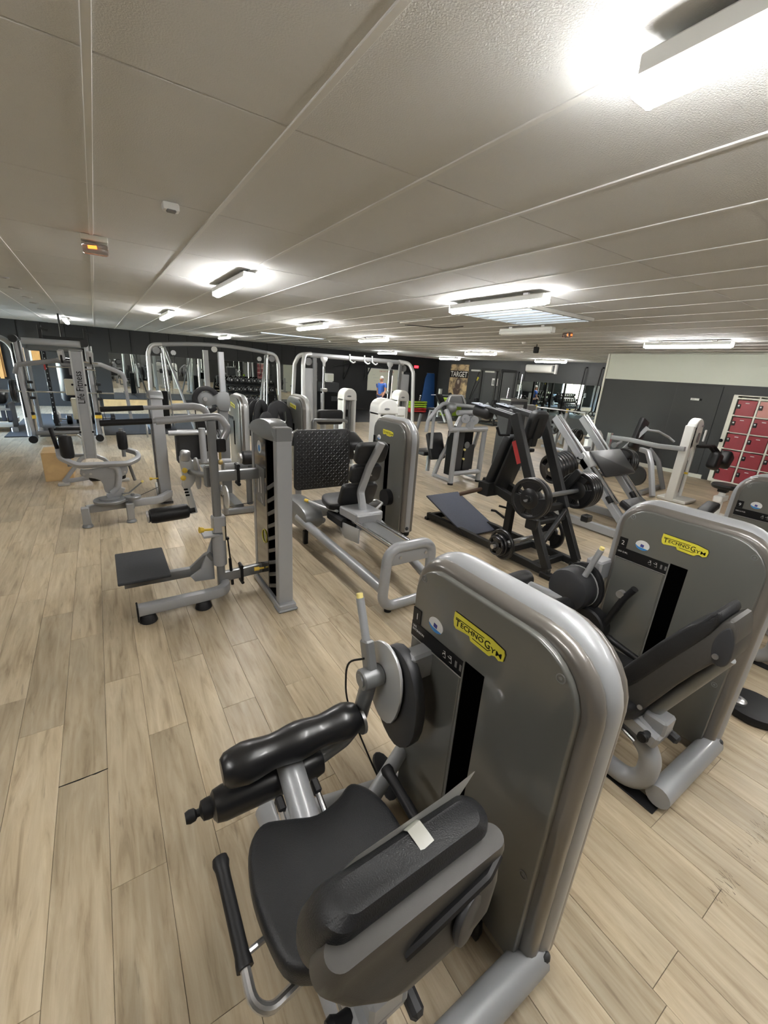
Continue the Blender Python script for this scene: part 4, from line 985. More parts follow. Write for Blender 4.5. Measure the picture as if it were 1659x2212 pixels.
# ---------------------------------------------------------------- black hack squat
def hack_squat():
    T = Thing('hack_squat_machine', 'black plate loaded hack squat with slate blue foot platform', 'exercise machine', (3.74, 3.0, 0))
    bar = lambda a, b, w=.06, h=.08, nm='frame_bar', m=BLACKF, up=Z_: T.p(nm, MB().bar(a, b, w, h, up=up, bev=.005), m)
    for x in (3.49, 3.99):
        bar((x, 2.15, .06), (x, 4.05, .06), .06, .075, 'base_rail')
        bar((x, 2.18, .09), (x, 2.5, .66), .06, .085, 'rear_leg')
        T.p('foot_cap', MB().box((x, 2.17, .03), (.085, .13, .06), bev=.01), RUBBER)
        bar((x+(.03 if x < 3.7 else -.03), 2.42, .6), (x+(.03 if x < 3.7 else -.03), 2.9, 1.52), .06, .1, 'guide_post')
        T.p('front_foot', MB().box((x, 4.04, .02), (.1, .06, .04), bev=.008), RUBBER)
    for y, z in ((2.35, .06), (2.75, .06), (4.0, .06), (2.45, .62)): bar((3.49, y, z), (3.99, y, z), .06, .07, 'cross_bar', up=Z_)
    bar((3.49, 2.3, .3), (3.95, 2.4, .58), .04, .05, 'rear_brace')
    bar((3.62, 3.28, .72), (3.66, 2.42, .5), .07, .09, 'carriage_beam')
    bar((3.86, 3.28, .72), (3.82, 2.42, .5), .07, .09, 'carriage_beam')
    bar((3.74, 2.93, .08), (3.74, 2.93, .56), .07, .085, 'centre_post', up=Y_)
    T.p('post_hook', MB().tube([(3.74, 3.0, .33), (3.74, 3.14, .37), (3.74, 3.2, .36)], .014, .04).tube([(3.7, 2.95, .47), (3.62, 3.0, .49)], .012), BLACKF)
    T.p('bar_box', MB().box((3.6, 3.17, .66), (.2, .16, .15), bev=.006), BLACKF)
    T.p('loading_horn', MB().cyl((3.56, 3.14, .68), (3.36, 3.38, .55), .024, n=12), mat('rusty_brown_steel', (.08, .05, .035), .5, .5))
    # sloping platform
    v = Vector((0, .79, .275)).normalized()
    T.p('platform', MB().prism([(-.28, -.43), (.28, -.43), (.28, .42), (-.28, .42)], (3.74, 3.7, .165), X_, v, .02, .004), MATP)
    T.p('platform_frame', MB().bar((3.74, 3.36, .04), (3.74, 4.02, .25), .4, .03, bev=.006), BLACKF)
    # back pad, head pad, shoulder pads
    u = X_; w = Vector((0, -.32, 1)).normalized()
    T.p('back_pad', MB().prism(rrect(.34, .62, .05), (3.74, 3.02, 1.0), X_, w, -.09 if False else .09, .025, 3).move((0, .13, 0)), LEATHG)
    T.p('back_board', MB().prism(rrect(.3, .75, .03), (3.74, 3.0, .98), X_, w, .03, .006).move((0, .02, 0)), BLACKF)
    T.p('head_pad', MB().prism(rrect(.24, .3, .06), (3.76, 2.85, 1.43), X_, Vector((0, -.2, 1)).normalized(), .09, .028, 3), LEATHG)
    T.p('head_post', MB().bar((3.74, 2.8, 1.2), (3.74, 2.76, 1.5), .08, .05, bev=.006), BLACKF)
    for s in (-1, 1):
        x = 3.74+s*.2
        T.p('shoulder_arm', MB().bar((x, 2.88, 1.48), (x, 3.32, 1.535), .09, .05, bev=.005), BLACKF)
        T.p('arm_strip', MB().bar((x-.04, 2.9, 1.51), (x-.04, 3.22, 1.551), .009, .008, bev=.002).bar((x+.04, 2.9, 1.51), (x+.04, 3.22, 1.551), .009, .008, bev=.002), SILD)
        T.p('shoulder_plate', MB().box((x, 3.4, 1.565), (.13, .2, .012), RX(.12), bev=.003), mat('blue_grey_steel', (.3, .33, .38), .35, .5) if s < 0 else bpy.data.materials['blue_grey_steel'])
        for dx in (-.03, .03): T.p('plate_bolt', MB().cyl((x+dx, 3.4, 1.565), (x+dx, 3.4, 1.576), .009, n=8), INK)
        T.p('shoulder_pad', MB().box((x, 3.36, 1.49), (.13, .26, .13), RX(.12), bev=.05, seg=4), LEATHG)
        T.p('side_grip', MB().tube([(x, 2.95, 1.3), (x+s*.12, 2.98, 1.3), (x+s*.15, 3.0, 1.38)], .014, .02, 10), RUBBER)
    T.p('red_label', MB().box((3.487, 2.78, 1.15), (.004, .052, .24), RX(-.48), bev=.001), REDM)
    # weight pegs and lever pivots
    T.p('weight_peg', MB().cyl((3.2, 2.36, .8), (4.4, 2.46, .76), .0245, n=14), SILD)
    T.p('peg_collar', MB().cyl((3.23, 2.363, .8), (3.2, 2.36, .8), .034, n=14), BLACKF)
    T.p('lever', MB().bar((4.06, 2.68, .56), (4.1, 2.42, .99), .05, .08, bev=.006, up=Y_), BLACKF)
    T.p('pivot', MB().cyl((3.45, 2.42, .5), (4.02, 2.42, .5), .034, n=14).box((3.45, 2.42, .5), (.05, .13, .12), bev=.01).box((4.03, 2.2, .55), (.1, .08, .07), bev=.01), BLACKF)
    T.p('storage_peg', MB().cyl((3.2, 2.66, .2), (4.2, 2.6, .24), .024, n=12), STEEL)
    d = Vector((1.2, .1, -.04)).normalized()
    for k in range(2):
        weight_plate('weight_plate', Vector((3.255, 2.365, .798))+d*(.045*k), d, .2, .042, ('outer' if k == 0 else 'inner')+' black grip plate on the camera side peg of the hack squat', 'plates on the hack squat')
    for k in range(4):
        weight_plate('weight_plate', Vector((4.14, 2.44, .768))+d*(.05*k), d, .2, .046, ['first', 'second', 'third', 'outermost'][k]+' of four black plates on the far side peg of the hack squat', 'plates on the hack squat')
    d2 = Vector((1, -.06, .04)).normalized()
    for k, (r, w_) in enumerate(((.105, .03), (.115, .032), (.165, .034))):
        weight_plate('weight_plate', Vector((3.24, 2.657, .202))+d2*(.042*k), d2, r, w_, ['smallest', 'middle sized', 'ring like largest'][k]+' plate on the low storage peg of the hack squat', 'plates on the hack squat')
    weight_plate('weight_plate', Vector((4.06, 2.61, .232)), d2, .19, .045, 'large black plate on the far low storage peg of the hack squat', 'plates on the hack squat')
hack_squat()

# ---------------------------------------------------------------- silver 45 degree leg press
def sled():
    T = Thing('angled_leg_press', 'silver plate loaded 45 degree leg press with two steep rails', 'exercise machine', (5.75, 3.2, 0))
    for x in (5.29, 6.1):
        T.p('base_rail', MB().bar((x, 2.2, .07), (x, 3.75, .07), .07, .1, bev=.006), SIL)
        T.p('rail_foot', MB().box((x, 3.62, .015), (.12, .1, .03), bev=.006), RUBBER)
    for x, y0 in ((5.46, 3.76), (6.06, 3.72)):
        T.p('guide_rail', MB().bar((x, 2.45, .14), (x, y0, 1.38), .1, .085, up=Y_, bev=.006), SIL)
        T.p('rail_groove', MB().bar((x, 2.66, .37), (x, y0-.02, 1.39), .05, .012, up=Vector((0, -.7, .7)), bev=.002).move((0, -.035, .035)), SILD)
        T.p('rail_face', MB().bar((x-.02, 2.62, .4), (x-.02, y0-.01, 1.42), .02, .02, up=Vector((0, -.7, .7)), bev=.004).bar((x+.06, 2.62, .4), (x+.06, y0-.01, 1.42), .02, .02, up=Vector((0, -.7, .7)), bev=.004), CHROME)
        T.p('support_post', MB().bar((x, 3.45, .08), (x, 3.5, 1.1), .075, .075, up=Y_, bev=.006), SILB)
        T.p('rail_stop', MB().box((x, 2.72, .44), (.13, .05, .1), RX(-.75), bev=.01), RUBBER)
    T.p('rear_cross', MB().bar((5.29, 3.7, .07), (6.1, 3.7, .07), .08, .07, bev=.006), SIL)
    T.p('top_cross', MB().bar((5.46, 3.5, .95), (6.06, 3.5, .95), .06, .06, bev=.006), SIL)
    T.p('sled_block', MB().box((5.48, 3.18, .85), (.14, .16, .24), RX(-.75), bev=.02, seg=2).box((6.06, 3.18, .85), (.14, .16, .24), RX(-.75), bev=.02, seg=2), SILB)
    T.p('sled_tube', MB().cyl((5.4, 3.22, .92), (6.2, 3.22, .92), .04, n=14), SIL)
    T.p('foot_plate', MB().prism(rrect(.78, .42, .03), (5.92, 3.05, .83), X_, Vector((0, .72, .7)), .025, .006), TREAD)
    T.p('plate_frame', MB().bar((5.55, 2.98, .7), (6.32, 2.98, .7), .03, .035, bev=.004).bar((6.3, 2.95, .68), (6.3, 3.05, .78), .05, .05, bev=.008), SIL)
    T.p('weight_horn', MB().cyl((5.45, 3.22, .86), (4.86, 3.3, .75), .025, n=14), CHROME)
    T.p('weight_horn', MB().cyl((6.1, 3.22, .86), (6.62, 3.15, .76), .025, n=14), CHROME)
    T.p('horn_collar', MB().cyl((5.36, 3.23, .845), (5.3, 3.238, .835), .042, n=14), STEEL)
    T.p('back_pad', MB().box((5.75, 2.35, .3), (.5, .6, .09), RX(.45), bev=.03, seg=3), LEATH)
    T.p('pad_frame', MB().bar((5.75, 2.2, .1), (5.75, 2.7, .35), .1, .06, bev=.006), SIL)
    d = Vector((.6, -.08, .11)).normalized()
    for k in range(6):
        weight_plate('weight_plate', Vector((4.88, 3.297, .754))+d*(.05*k), d, .2, .046, ['outermost', 'second', 'third', 'fourth', 'fifth', 'innermost'][k]+' of six plates on the near horn of the silver leg press', 'plates on the silver leg press')
    d3 = Vector((.52, -.07, -.1)).normalized()
    for k in range(3):
        weight_plate('weight_plate', Vector((6.4, 3.18, .8))+d3*(.05*k), d3, .2, .046, ['first', 'second', 'third'][k]+' plate on the far horn of the silver leg press', 'plates on the silver leg press')
sled()

# ---------------------------------------------------------------- silver multi press with pulleys
def multi_press(off, label, full=True):
    T = Thing('chest_press_machine', label, 'exercise machine', (5.4, 5.55, 0), None, off)
    for x in (5.05, 5.73):
        T.p('front_leg', MB().tube([(x-.01, 5.34, .03), (x, 5.34, .98)], .046, n=14), SIL)
        T.p('leg_foot', MB().cyl((x-.01, 5.34, 0), (x-.01, 5.34, .035), .05), RUBBER)
        T.p('side_foot', MB().tube([(x, 5.34, .06), (x+.02, 5.85, .06)], .032, n=10), SIL)
        T.p('rear_leg', MB().tube([(x+.02, 5.85, .03), (x+.08, 5.8, .35), (x+.17, 5.72, .62), (x+.12, 5.6, .95)], .042, .15, 12), SIL)
    T.p('lower_bar', MB().tube([(5.05, 5.34, .2), (5.73, 5.34, .2)], .045, n=12), SIL)
    T.p('upper_bar', MB().tube([(4.9, 5.34, .98), (5.76, 5.34, .98)], .05, n=14), SIL)
    T.p('left_bend', MB().tube([(4.92, 5.34, .97), (4.86, 5.36, 1.16), (4.85, 5.45, 1.3)], .045, .08, 12), SIL)
    T.p('stack_cover', MB().box((5.24, 5.47, .58), (.26, .03, .72), bev=.006), CASE)
    T.p('stack_cover', MB().box((5.53, 5.47, .45), (.24, .03, .46), bev=.006), CASE)
    T.p('weight_stack', MB().box((5.4, 5.6, .52), (.5, .16, .8), bev=.01), INK)
    T.p('selector_disc', MB().cyl((5.44, 5.44, .68), (5.44, 5.455, .68), .06, n=18), SILD)
    for z in (.6, .43): T.p('pin_knob', MB().cyl((5.38, 5.42, z), (5.38, 5.45, z), .02, n=12), YPALE)
    for x, z in ((5.16, 1.17), (5.38, 1.14), (5.29, 1.05)):
        T.p('pulley', MB().cyl((x, 5.28, z), (x+.012, 5.305, z), .075, n=24).cyl((x, 5.275, z), (x, 5.29, z), .02), SIL)
    T.p('pulley_fork', MB().box((5.1, 5.36, 1.1), (.12, .06, .2), RY(.5), bev=.01).box((5.36, 5.36, 1.1), (.1, .06, .22), RY(-.3), bev=.01), SIL)
    T.p('cross_cylinder', MB().cyl((5.05, 5.38, 1.26), (5.5, 5.38, 1.27), .045, n=14, bev=.006), SIL)
    T.p('arm_pivot', MB().ball((4.94, 5.42, 1.34), .09, 14, 8).ball((5.58, 5.42, 1.2), .09, 14, 8), SILD)
    T.p('top_tube', MB().tube([(4.5, 5.5, .93), (4.52, 5.5, 1.12), (4.68, 5.5, 1.3), (4.82, 5.5, 1.4), (5.3, 5.5, 1.37), (5.72, 5.5, 1.33)], .032, .1, 12), SIL)
    T.p('handle', MB().tube([(4.72, 5.6, 1.28), (4.74, 5.62, 1.0), (4.73, 5.6, .62)], .027, .1, 12), SIL)
    T.p('handle', MB().tube([(4.56, 5.75, 1.2), (4.5, 5.75, .95), (4.42, 5.75, .72)], .027, .1, 12), SILD)
    T.p('seat_pad', MB().prism(rrect(.36, .5, .05), (5.1, 5.95, .58), X_, Vector((0, .35, .9)), .08, .025, 3), LEATHG)
    T.p('seat', MB().box((5.15, 6.25, .42), (.4, .4, .08), bev=.025, seg=3), LEATHG)
    T.p('seat_post', MB().tube([(5.2, 6.2, .05), (5.2, 6.2, .4)], .04), SIL)
    T.p('hood', MB().prism(smooth2d([(-.2, 0), (-.17, .12), (-.1, .16), (.12, .15), (.19, .1), (.22, 0)], 3), (5.3, 5.75, 1.38), X_, Z_, .06, .012), SILD)
    T.p('hood_rail', MB().tube([(5.08, 5.68, 1.36), (5.12, 5.68, 1.52), (5.4, 5.68, 1.53), (5.5, 5.68, 1.38)], .014, .05), SILB)
    return T
multi_press((0, 0, 0), 'silver chest press with three pulley discs and dark weight stack covers')

def stack_tower(x, y, h, w, d, T, m=PLAST):
    T.p('stack_case', MB().box((x, y, h/2), (w, d, h), bev=.02, seg=2), m)
    T.p('stack_window', MB().box((x, y-d/2-.002, h*.45), (w*.5, .006, h*.6), bev=.002), INK)
    T.p('stack_cap', MB().box((x, y, h+.02), (w*1.05, d*1.05, .05), bev=.015), SILD)
t = Thing('pulley_station', 'grey weight stack station behind the hack squat with upright chrome rods', 'exercise machine', (7.6, 6.3, 0))
stack_tower(7.55, 6.3, 1.42, .55, .3, t); t.p('side_case', MB().box((8.0, 6.3, .7), (.3, .3, 1.3), bev=.02), SILD)
t.p('display_window', MB().box((7.5, 6.14, 1.3), (.36, .01, .1), bev=.003), SIL)
for k, (x, z) in enumerate(((7.35, 1.68), (7.72, 1.98), (7.8, 1.55))):
    t.p('chrome_rod', MB().cyl((x, 6.35, 1.4), (x+.02, 6.35, z), .014), CHROME)
t.p('seat', MB().box((7.4, 5.75, .46), (.36, .36, .08), bev=.025, seg=2), LEATH); t.p('seat_post', MB().cyl((7.4, 5.75, 0), (7.4, 5.75, .44), .04), SIL)
t.p('lettered_strip', text_mb('PULLEY', .1, (8.03, 6.145, .75), Z_, -X_), PRINTG)
t = Thing('incline_press_machine', 'grey plate loaded incline press in front of the charcoal lobby wall', 'exercise machine', (8.6, 4.1, 0))
t.p('lever_bar', MB().rtube([(7.93, 4.22, .95), (8.0, 3.9, .95), (7.95, 3.4, .93), (7.95, 2.98, .95)], .07, .075, .2, r=.012), SIL)
t.p('end_post', MB().bar((7.92, 4.24, .72), (7.92, 4.24, 1.03), .07, .07, up=Y_), CHROME)
t.p('plate_peg', MB().cyl((7.9, 4.0, .9), (7.6, 3.95, .86), .024).cyl((7.62, 3.95, .86), (7.58, 3.95, .86), .05), SILD)
t.p('front_leg', MB().rtube([(8.05, 3.3, .03), (8.25, 3.55, .55), (8.35, 3.7, .75), (8.5, 3.9, .75)], .075, .085, .12, r=.012), SIL)
t.p('front_leg', MB().rtube([(8.9, 3.5, .03), (8.85, 3.7, .55), (8.8, 3.9, .75)], .07, .08, .1, r=.012), SILD)
t.p('seat_frame', MB().bar((8.3, 4.6, .05), (8.75, 4.0, 1.15), .07, .07), SIL)
t.p('back_pad', MB().box((8.72, 4.12, 1.0), (.3, .1, .62), RX(.0) @ RY(.35), bev=.035, seg=3), LEATH)
t.p('seat', MB().box((8.35, 4.45, .5), (.34, .36, .08), bev=.025, seg=3), LEATH)
t.p('handle', MB().tube([(8.75, 4.0, 1.1), (9.0, 3.9, 1.08), (9.25, 3.8, .98), (9.3, 3.7, .9)], .022, .08), SIL)
t.p('cross_base', MB().bar((8.0, 3.5, .05), (9.0, 3.6, .05), .08, .07), SILD)
t.p('weight_disc', MB().cyl((8.4, 3.85, .26), (8.45, 3.85, .26), .2, n=24, bev=.008), PLATEM)
# ================================================================ farther machines
def small_tower(x, y, label, sz=1.0, seat=True):
    """lacquered tower seen from afar: fewer details; (x, y) is the near bottom corner of the frame"""
    T = Thing('tower_machine', label, 'exercise machine', (x-.3, y+.4, 0), None)
    off = Vector((x-.985, y-.391, 0)); o0 = T.off; T.off = off
    T.p('tower_frame', MB().tube([(.985, .391, .05), (.985, .391, 1.217*sz), (.985, 1.07, 1.217*sz), (.985, 1.07, .05)], .056, .17, 12), SILB)
    T.p('cover_band', MB().prism(tower_outline(.345, 1.085, .045, 1.247*sz, .2, .15), (.965, 0, 0), -Y_, Z_, .062, .03, 2), BAND)
    pn = T.p('side_panel', MB().prism(tower_outline(.388, 1.047, .065, 1.216*sz, .175, .125), (.908, 0, 0), -Y_, Z_, .028, .007, 2), PANEL)
    T.p('slot', MB().box((.8785, .722, .7), (.004, .06, .4)), VOID, pn)
    T.p('maker_plate', MB().box((.8785, .75, 1.09*sz), (.005, .26, .06), RX(.12)), YELLOWP, pn)
    T.p('plate_lettering', text_mb('TECHNOGYM', .034, (.8755, .865, 1.092*sz), (0, -1, -.12), (0, -.12, 1), bold=.004), INK, pn)
    T.p('oval_sticker', MB().prism(circ(.04, 16, .032), (.88, .97, 1.0*sz), -Y_, Z_, .003), PRINTW, pn)
    T.p('info_strip', MB().box((.8785, .9, .94), (.004, .26, .05)), STRIP, pn)
    for yy in (.391, 1.07): T.p('foot', MB().cyl((.985, yy, 0), (.985, yy, .055), .05, .058), RUBBER)
    if seat: T.p('cross_tube', MB().tube([(.97, .42, .08), (.4, .42, .08), (.4, 1.1, .08)], .045, .12, 12), SIL)
    if seat: T.p('seat', MB().prism(rrect(.4, .42, .07), (.42, .8, .42), X_, Y_, .08, .025, 3), LEATH)
    if seat: T.p('seat_post', MB().cyl((.42, .75, .07), (.42, .75, .42), .04), SIL)
    if seat: T.p('back_pad', MB().box((.42, .52, .72), (.4, .1, .5), RX(.2), bev=.04, seg=3), LEATH)
    T.off = o0
    return T, off
TA, oa = small_tower(1.93, 7.0, 'small grey tower machine left of the curved grey pads, seen edge on', 1.06)
TA.off = oa
for dy, z0 in ((.25, .62), (.55, .62)):
    TA.p('curved_pad', MB().sweep(spline([(1.12, .5+dy, z0+.02), (1.16, .5+dy, z0+.42), (1.28, .5+dy, z0+.58), (1.38, .5+dy, z0+.42), (1.42, .5+dy, z0+.1), (1.4, .5+dy, z0-.12)], 4), rrect(.11, .05, .02), up=Y_), PLAST)
TA.p('chrome_lever', MB().tube([(1.5, .28, .75), (1.62, .3, .95), (1.6, .3, 1.1)], .03, .08, 10), CHROME)
TA.p('lower_disc', MB().cyl((1.1, .35, .35), (1.13, .35, .35), .13, n=20), SILD)
TB, ob = small_tower(2.83, 6.6, 'small grey tower machine behind the leg press footplate', 1.09, False)
TB.off = ob
TB.p('curved_cover', MB().sweep(spline([(.5, .8, .5), (.52, .8, 1.0), (.6, .8, 1.17), (.72, .8, 1.12), (.8, .8, .85), (.82, .8, .5)], 4), rrect(.2, .06, .02), up=Y_), PLAST)
TB.p('curved_pad', MB().sweep(spline([(.3, 1.0, .75), (.34, 1.0, 1.1), (.42, 1.0, 1.22), (.5, 1.0, 1.05), (.52, 1.0, .7)], 4), rrect(.1, .05, .02), up=Y_), PLAST)
TB.p('curved_pad', MB().sweep(spline([(.22, .55, .75), (.28, .55, 1.0), (.38, .55, 1.05), (.45, .55, .7)], 4), rrect(.1, .05, .02), up=Y_), PLAST)
TB.p('grey_hood', MB().lathe([(.001, .28), (.1, .26), (.17, .18), (.2, .05), (.2, 0)], (.72, 1.0, .95), Z_, 20), SILD)
TB.p('chrome_lever', MB().tube([(.7, .45, .6), (.74, .43, .78), (.84, .43, .82)], .03, .05, 10), STEEL)
t = Thing('padded_bench', 'black upholstered bench pad with a dark rail beside the small grey tower', 'bench', (3.45, 6.9, 0))
t.p('pad', MB().box((3.42, 6.95, 1.0), (.5, .14, .26), bev=.05, seg=3), LEATH)
t.p('rail', MB().tube([(2.98, 6.7, .5), (2.98, 6.7, .95), (3.0, 6.7, .98), (3.55, 6.65, .98), (3.62, 6.65, .95)], .028, .05, 10), SILD)
t.p('post', MB().cyl((3.3, 6.95, 0), (3.3, 6.95, .9), .045), SILB); t.p('post', MB().cyl((3.55, 6.95, 0), (3.55, 6.95, .9), .045), SILB)
t.p('base', MB().box((3.42, 6.95, .03), (.5, .4, .06), bev=.01), SILD)

def white_tower(x, y, h, w, d, label, text='', rz=0, open_=True):
    T = Thing('white_tower_machine', label, 'exercise machine', (x, y, 0), None)
    n = 8
    arch = [(w/2, 0), (w/2, h-.12)]+[(w/2*math.cos(a), h-.12+.12*math.sin(a)) for a in [math.pi*k/10 for k in range(1, 10)]]+[(-w/2, h-.12), (-w/2, 0)]
    if open_:
        side = [(w/2, 0), (w/2, h-.2), (w/2-.05, h-.2), (w/2-.05, 0)]
        T.p('side_column', MB().prism(side, (x, y+d/2, 0), X_, Z_, d, .02, 2), WHITEP)
        T.p('side_column', MB().prism([(-a, b) for a, b in side], (x, y+d/2, 0), X_, Z_, d, .02, 2), WHITEP)
        hd = [(w/2, h-.22)]+[(w/2*math.cos(a), h-.13+.13*math.sin(a)) for a in [math.pi*k/10 for k in range(0, 11)]]+[(-w/2, h-.22)]
        T.p('arched_head', MB().prism(hd, (x, y+d/2+.01, 0), X_, Z_, d+.02, .03, 3), WHITEP)
        T.p('back_cover', MB().box((x, y+d/2-.02, h/2-.1), (w*.92, .03, h-.22), bev=.004), SILB)
        for k, dx in enumerate((-.03, .045)):
            T.p('guide_rod', MB().cyl((x+dx, y-d*.1, .1), (x+dx, y-d*.1, h-.2), .014), SILD)
        T.p('inner_panel', MB().box((x-.065, y+.02, h*.42), (.04, .02, h*.8), bev=.004), SILB)
        T.p('weight_stack', MB().box((x, y, .35), (w*.6, d*.5, .7), bev=.01), INK)
        T.p('oval_badge', MB().prism(circ(.045, 16, .015), (x-.03, y-d/2-.01, h-.14), X_, Z_, .004), SILD)
        T.p('base', MB().box((x, y, .03), (w+.04, d+.1, .06), bev=.01), WHITEP)
    return T
wt = white_tower(3.95, 7.3, 1.5, .28, .26, 'white arched weight tower, leftmost of the white ones')
wt.p('black_slot', MB().box((3.88, 7.16, 1.05), (.035, .03, .13)), INK)
wt = white_tower(3.36, 5.1, 1.49, .33, .24, 'white arched weight tower just behind the leg press tower')
wt.p('side_shelf', MB().box((3.66, 5.2, 1.3), (.2, .2, .14), bev=.02).box((3.72, 5.2, .65), (.1, .16, 1.2), bev=.01), WHITEP)
wt.p('white_foot', MB().box((3.15, 5.2, .05), (.5, .1, .1), bev=.02), WHITEP)
wt.p('white_lever', MB().rtube([(3.2, 4.95, .75), (3.05, 5.0, .76), (2.9, 5.1, .74)], .04, .04, r=.01), WHITEP)
wt.p('black_seat', MB().box((2.95, 5.3, .8), (.3, .4, .3), RX(.4), bev=.08, seg=3), LEATH)
wt = white_tower(5.27, 7.4, 1.5, .28, .26, 'white arched weight tower, rightmost of the central three')
wt.p('black_side', MB().box((5.5, 7.6, 1.05), (.06, .2, .22), bev=.02), RUBBER)
T = Thing('white_tower_machine', 'white lettered shoulder machine tower in front of the red lockers', 'exercise machine', (8.4, 3.05, 0))
w_ = [(.17, 0), (.17, 1.36)]+[(.17*math.cos(a), 1.3+.15*math.sin(a)) for a in [math.pi*k/10 for k in range(1, 10)]]+[(-.17, 1.36), (-.17, 0)]
T.p('front_column', MB().box((8.22, 3.08, .66), (.15, .14, 1.32), bev=.02, seg=2), WHITEP)
T.p('arched_head', MB().prism([(.17, .95), (.17, 1.25)]+[(.17*math.cos(a), 1.28+.16*math.sin(a)) for a in [math.pi*k/10 for k in range(1, 10)]]+[(-.17, 1.25), (-.17, .95)], (8.36, 3.15, 0), X_, Z_, .14, .03, 3), WHITEP)
T.p('rear_column', MB().box((8.52, 3.1, .5), (.07, .12, 1.0), bev=.015), WHITEP)
T.p('weight_stack', MB().box((8.4, 3.12, .42), (.14, .1, .6), bev=.01), INK)
T.p('window', MB().prism(rrect(.08, .17, .03), (8.4, 3.004, 1.12), X_, Z_, .006), SILD)
T.p('oval_badge', MB().prism(circ(.04, 14, .018), (8.42, 2.995, 1.32), X_, Z_, .006), SILD)
mb = MB()
for k, ch in enumerate('DELTOID'):
    q = text_mb(ch, .05, (8.2, 3.004, 1.26-k*.052), X_, Z_, .001, bold=.004); mb.add(q.v, q.f)
T.p('lettering', mb, INK)
T.p('yellow_pin', MB().cyl((8.4, 3.0, .5), (8.4, 3.06, .5), .018), YELLOW)
for s in (0, .18):
    T.p('arm', MB().tube([(8.42+s, 2.98, .98), (8.75+s, 2.92, .97), (8.95+s, 2.88, .85)], .028, .08, 10), RUBBER)
T.p('arm_pad', MB().box((8.95, 2.85, .72), (.26, .16, .3), RY(.3), bev=.05, seg=3), LEATH)
T.p('arm_pad', MB().box((9.3, 2.82, .73), (.26, .2, .28), RY(.6), bev=.06, seg=3), LEATH)
T.p('base', MB().box((8.38, 3.05, .03), (.46, .46, .06), bev=.015), WHITEP)
T.p('side_switch', MB().box((8.63, 3.0, 1.15), (.03, .03, .2), bev=.008), WHITEP)
st = Thing('round_stool', 'round black stool on a white post in front of the lockers', 'stool', (7.95, 2.3, 0))
st.p('seat', MB().lathe([(.001, 0), (.15, 0), (.17, .02), (.175, .045), (.16, .07), (.001, .078)], (7.95, 2.3, .46), Z_, 24), LEATH)
st.p('seat_plate', MB().box((7.95, 2.3, .43), (.12, .12, .06), bev=.01), BLACKF)
st.p('post', MB().cyl((7.95, 2.3, .03), (7.95, 2.3, .42), .045), WHITEP)
st.p('collar', MB().box((7.95, 2.3, .3), (.28, .12, .1), bev=.015), WHITEP)
st.p('base', MB().cyl((7.95, 2.3, 0), (7.95, 2.3, .03), .18), WHITEP)
t = Thing('black_pedal', 'black padded foot pedal sticking up behind tower number 2', 'pedal', (6.4, 2.0, 0))
t.p('pad', MB().box((6.4, 1.95, .42), (.36, .16, .09), RY(-.3), bev=.03, seg=3), LEATH)
t.p('post', MB().cyl((6.35, 1.97, 0), (6.35, 1.97, .38), .035), SILB)
t.p('base', MB().box((6.35, 1.97, .02), (.4, .3, .04), bev=.01), SILD)

# lockers -------------------------------------------------------------------
L = Thing('locker_cabinet', 'cream steel cabinet with red numbered locker doors at the right edge', 'lockers', (XW-.2, 2.6, 0))
ly1, ly0 = 3.46, 1.6
b_ = MB()
b_.box((XW-.02, (ly0+ly1)/2, .96), (.03, ly1-ly0, 1.78)).box((XW-.2, ly1-.012, .96), (.36, .024, 1.78), bev=.003).box((XW-.2, ly0, .96), (.36, .024, 1.78), bev=.003).box((XW-.2, (ly0+ly1)/2, 1.845), (.37, ly1-ly0, .02), bev=.004).box((XW-.2, (ly0+ly1)/2, .08), (.36, ly1-ly0, .04), bev=.004)
L.p('body', b_, LOCKB, sm=False)
pitch = .355; rh = .335
for c in range(7):
    y = ly1-.085-pitch*c
    if y-pitch < ly0: break
    L.p('upright', MB().box((XW-.375, y-pitch+.0, .96), (.03, .03, 1.76), bev=.004), LOCKB, sm=False)
    for r in range(5):
        z = 1.775-rh*r
        m = LOCKP if (c == 1 and r == 0) else LOCKR
        d = L.p('door', MB().box((XW-.385, y-pitch/2+.0, z-rh/2), (.02, pitch-.045, rh-.035), bev=.005), m, sm=False, label='faded pink locker door' if m is LOCKP else None)
        L.p('lock', MB().box((XW-.402, y-.055, z-.14), (.016, .06, .09), bev=.006), RUBBER, d)
        L.p('lock_knob', MB().cyl((XW-.41, y-.055, z-.125), (XW-.418, y-.055, z-.125), .016, n=10), STEEL, d)
        L.p('label_holder', MB().box((XW-.397, y-.18, z-.07), (.004, .065, .014)), PRINTW, d)
for r in range(6): L.p('cross_rail', MB().box((XW-.375, (ly0+ly1)/2, 1.79-rh*r), (.028, ly1-ly0-.05, .03), bev=.003), LOCKB, sm=False)
L.p('outer_upright', MB().box((XW-.375, ly1-.04, .96), (.03, .08, 1.76), bev=.004), LOCKB, sm=False)
L.p('handle_knob', MB().ball((XW-.42, ly1-.03, .93), .035, 12, 8), RUBBER)
for y in (ly1-.08, ly0+.1): L.p('foot', MB().cyl((XW-.3, y, 0), (XW-.3, y, .065), .025), LOCKB)

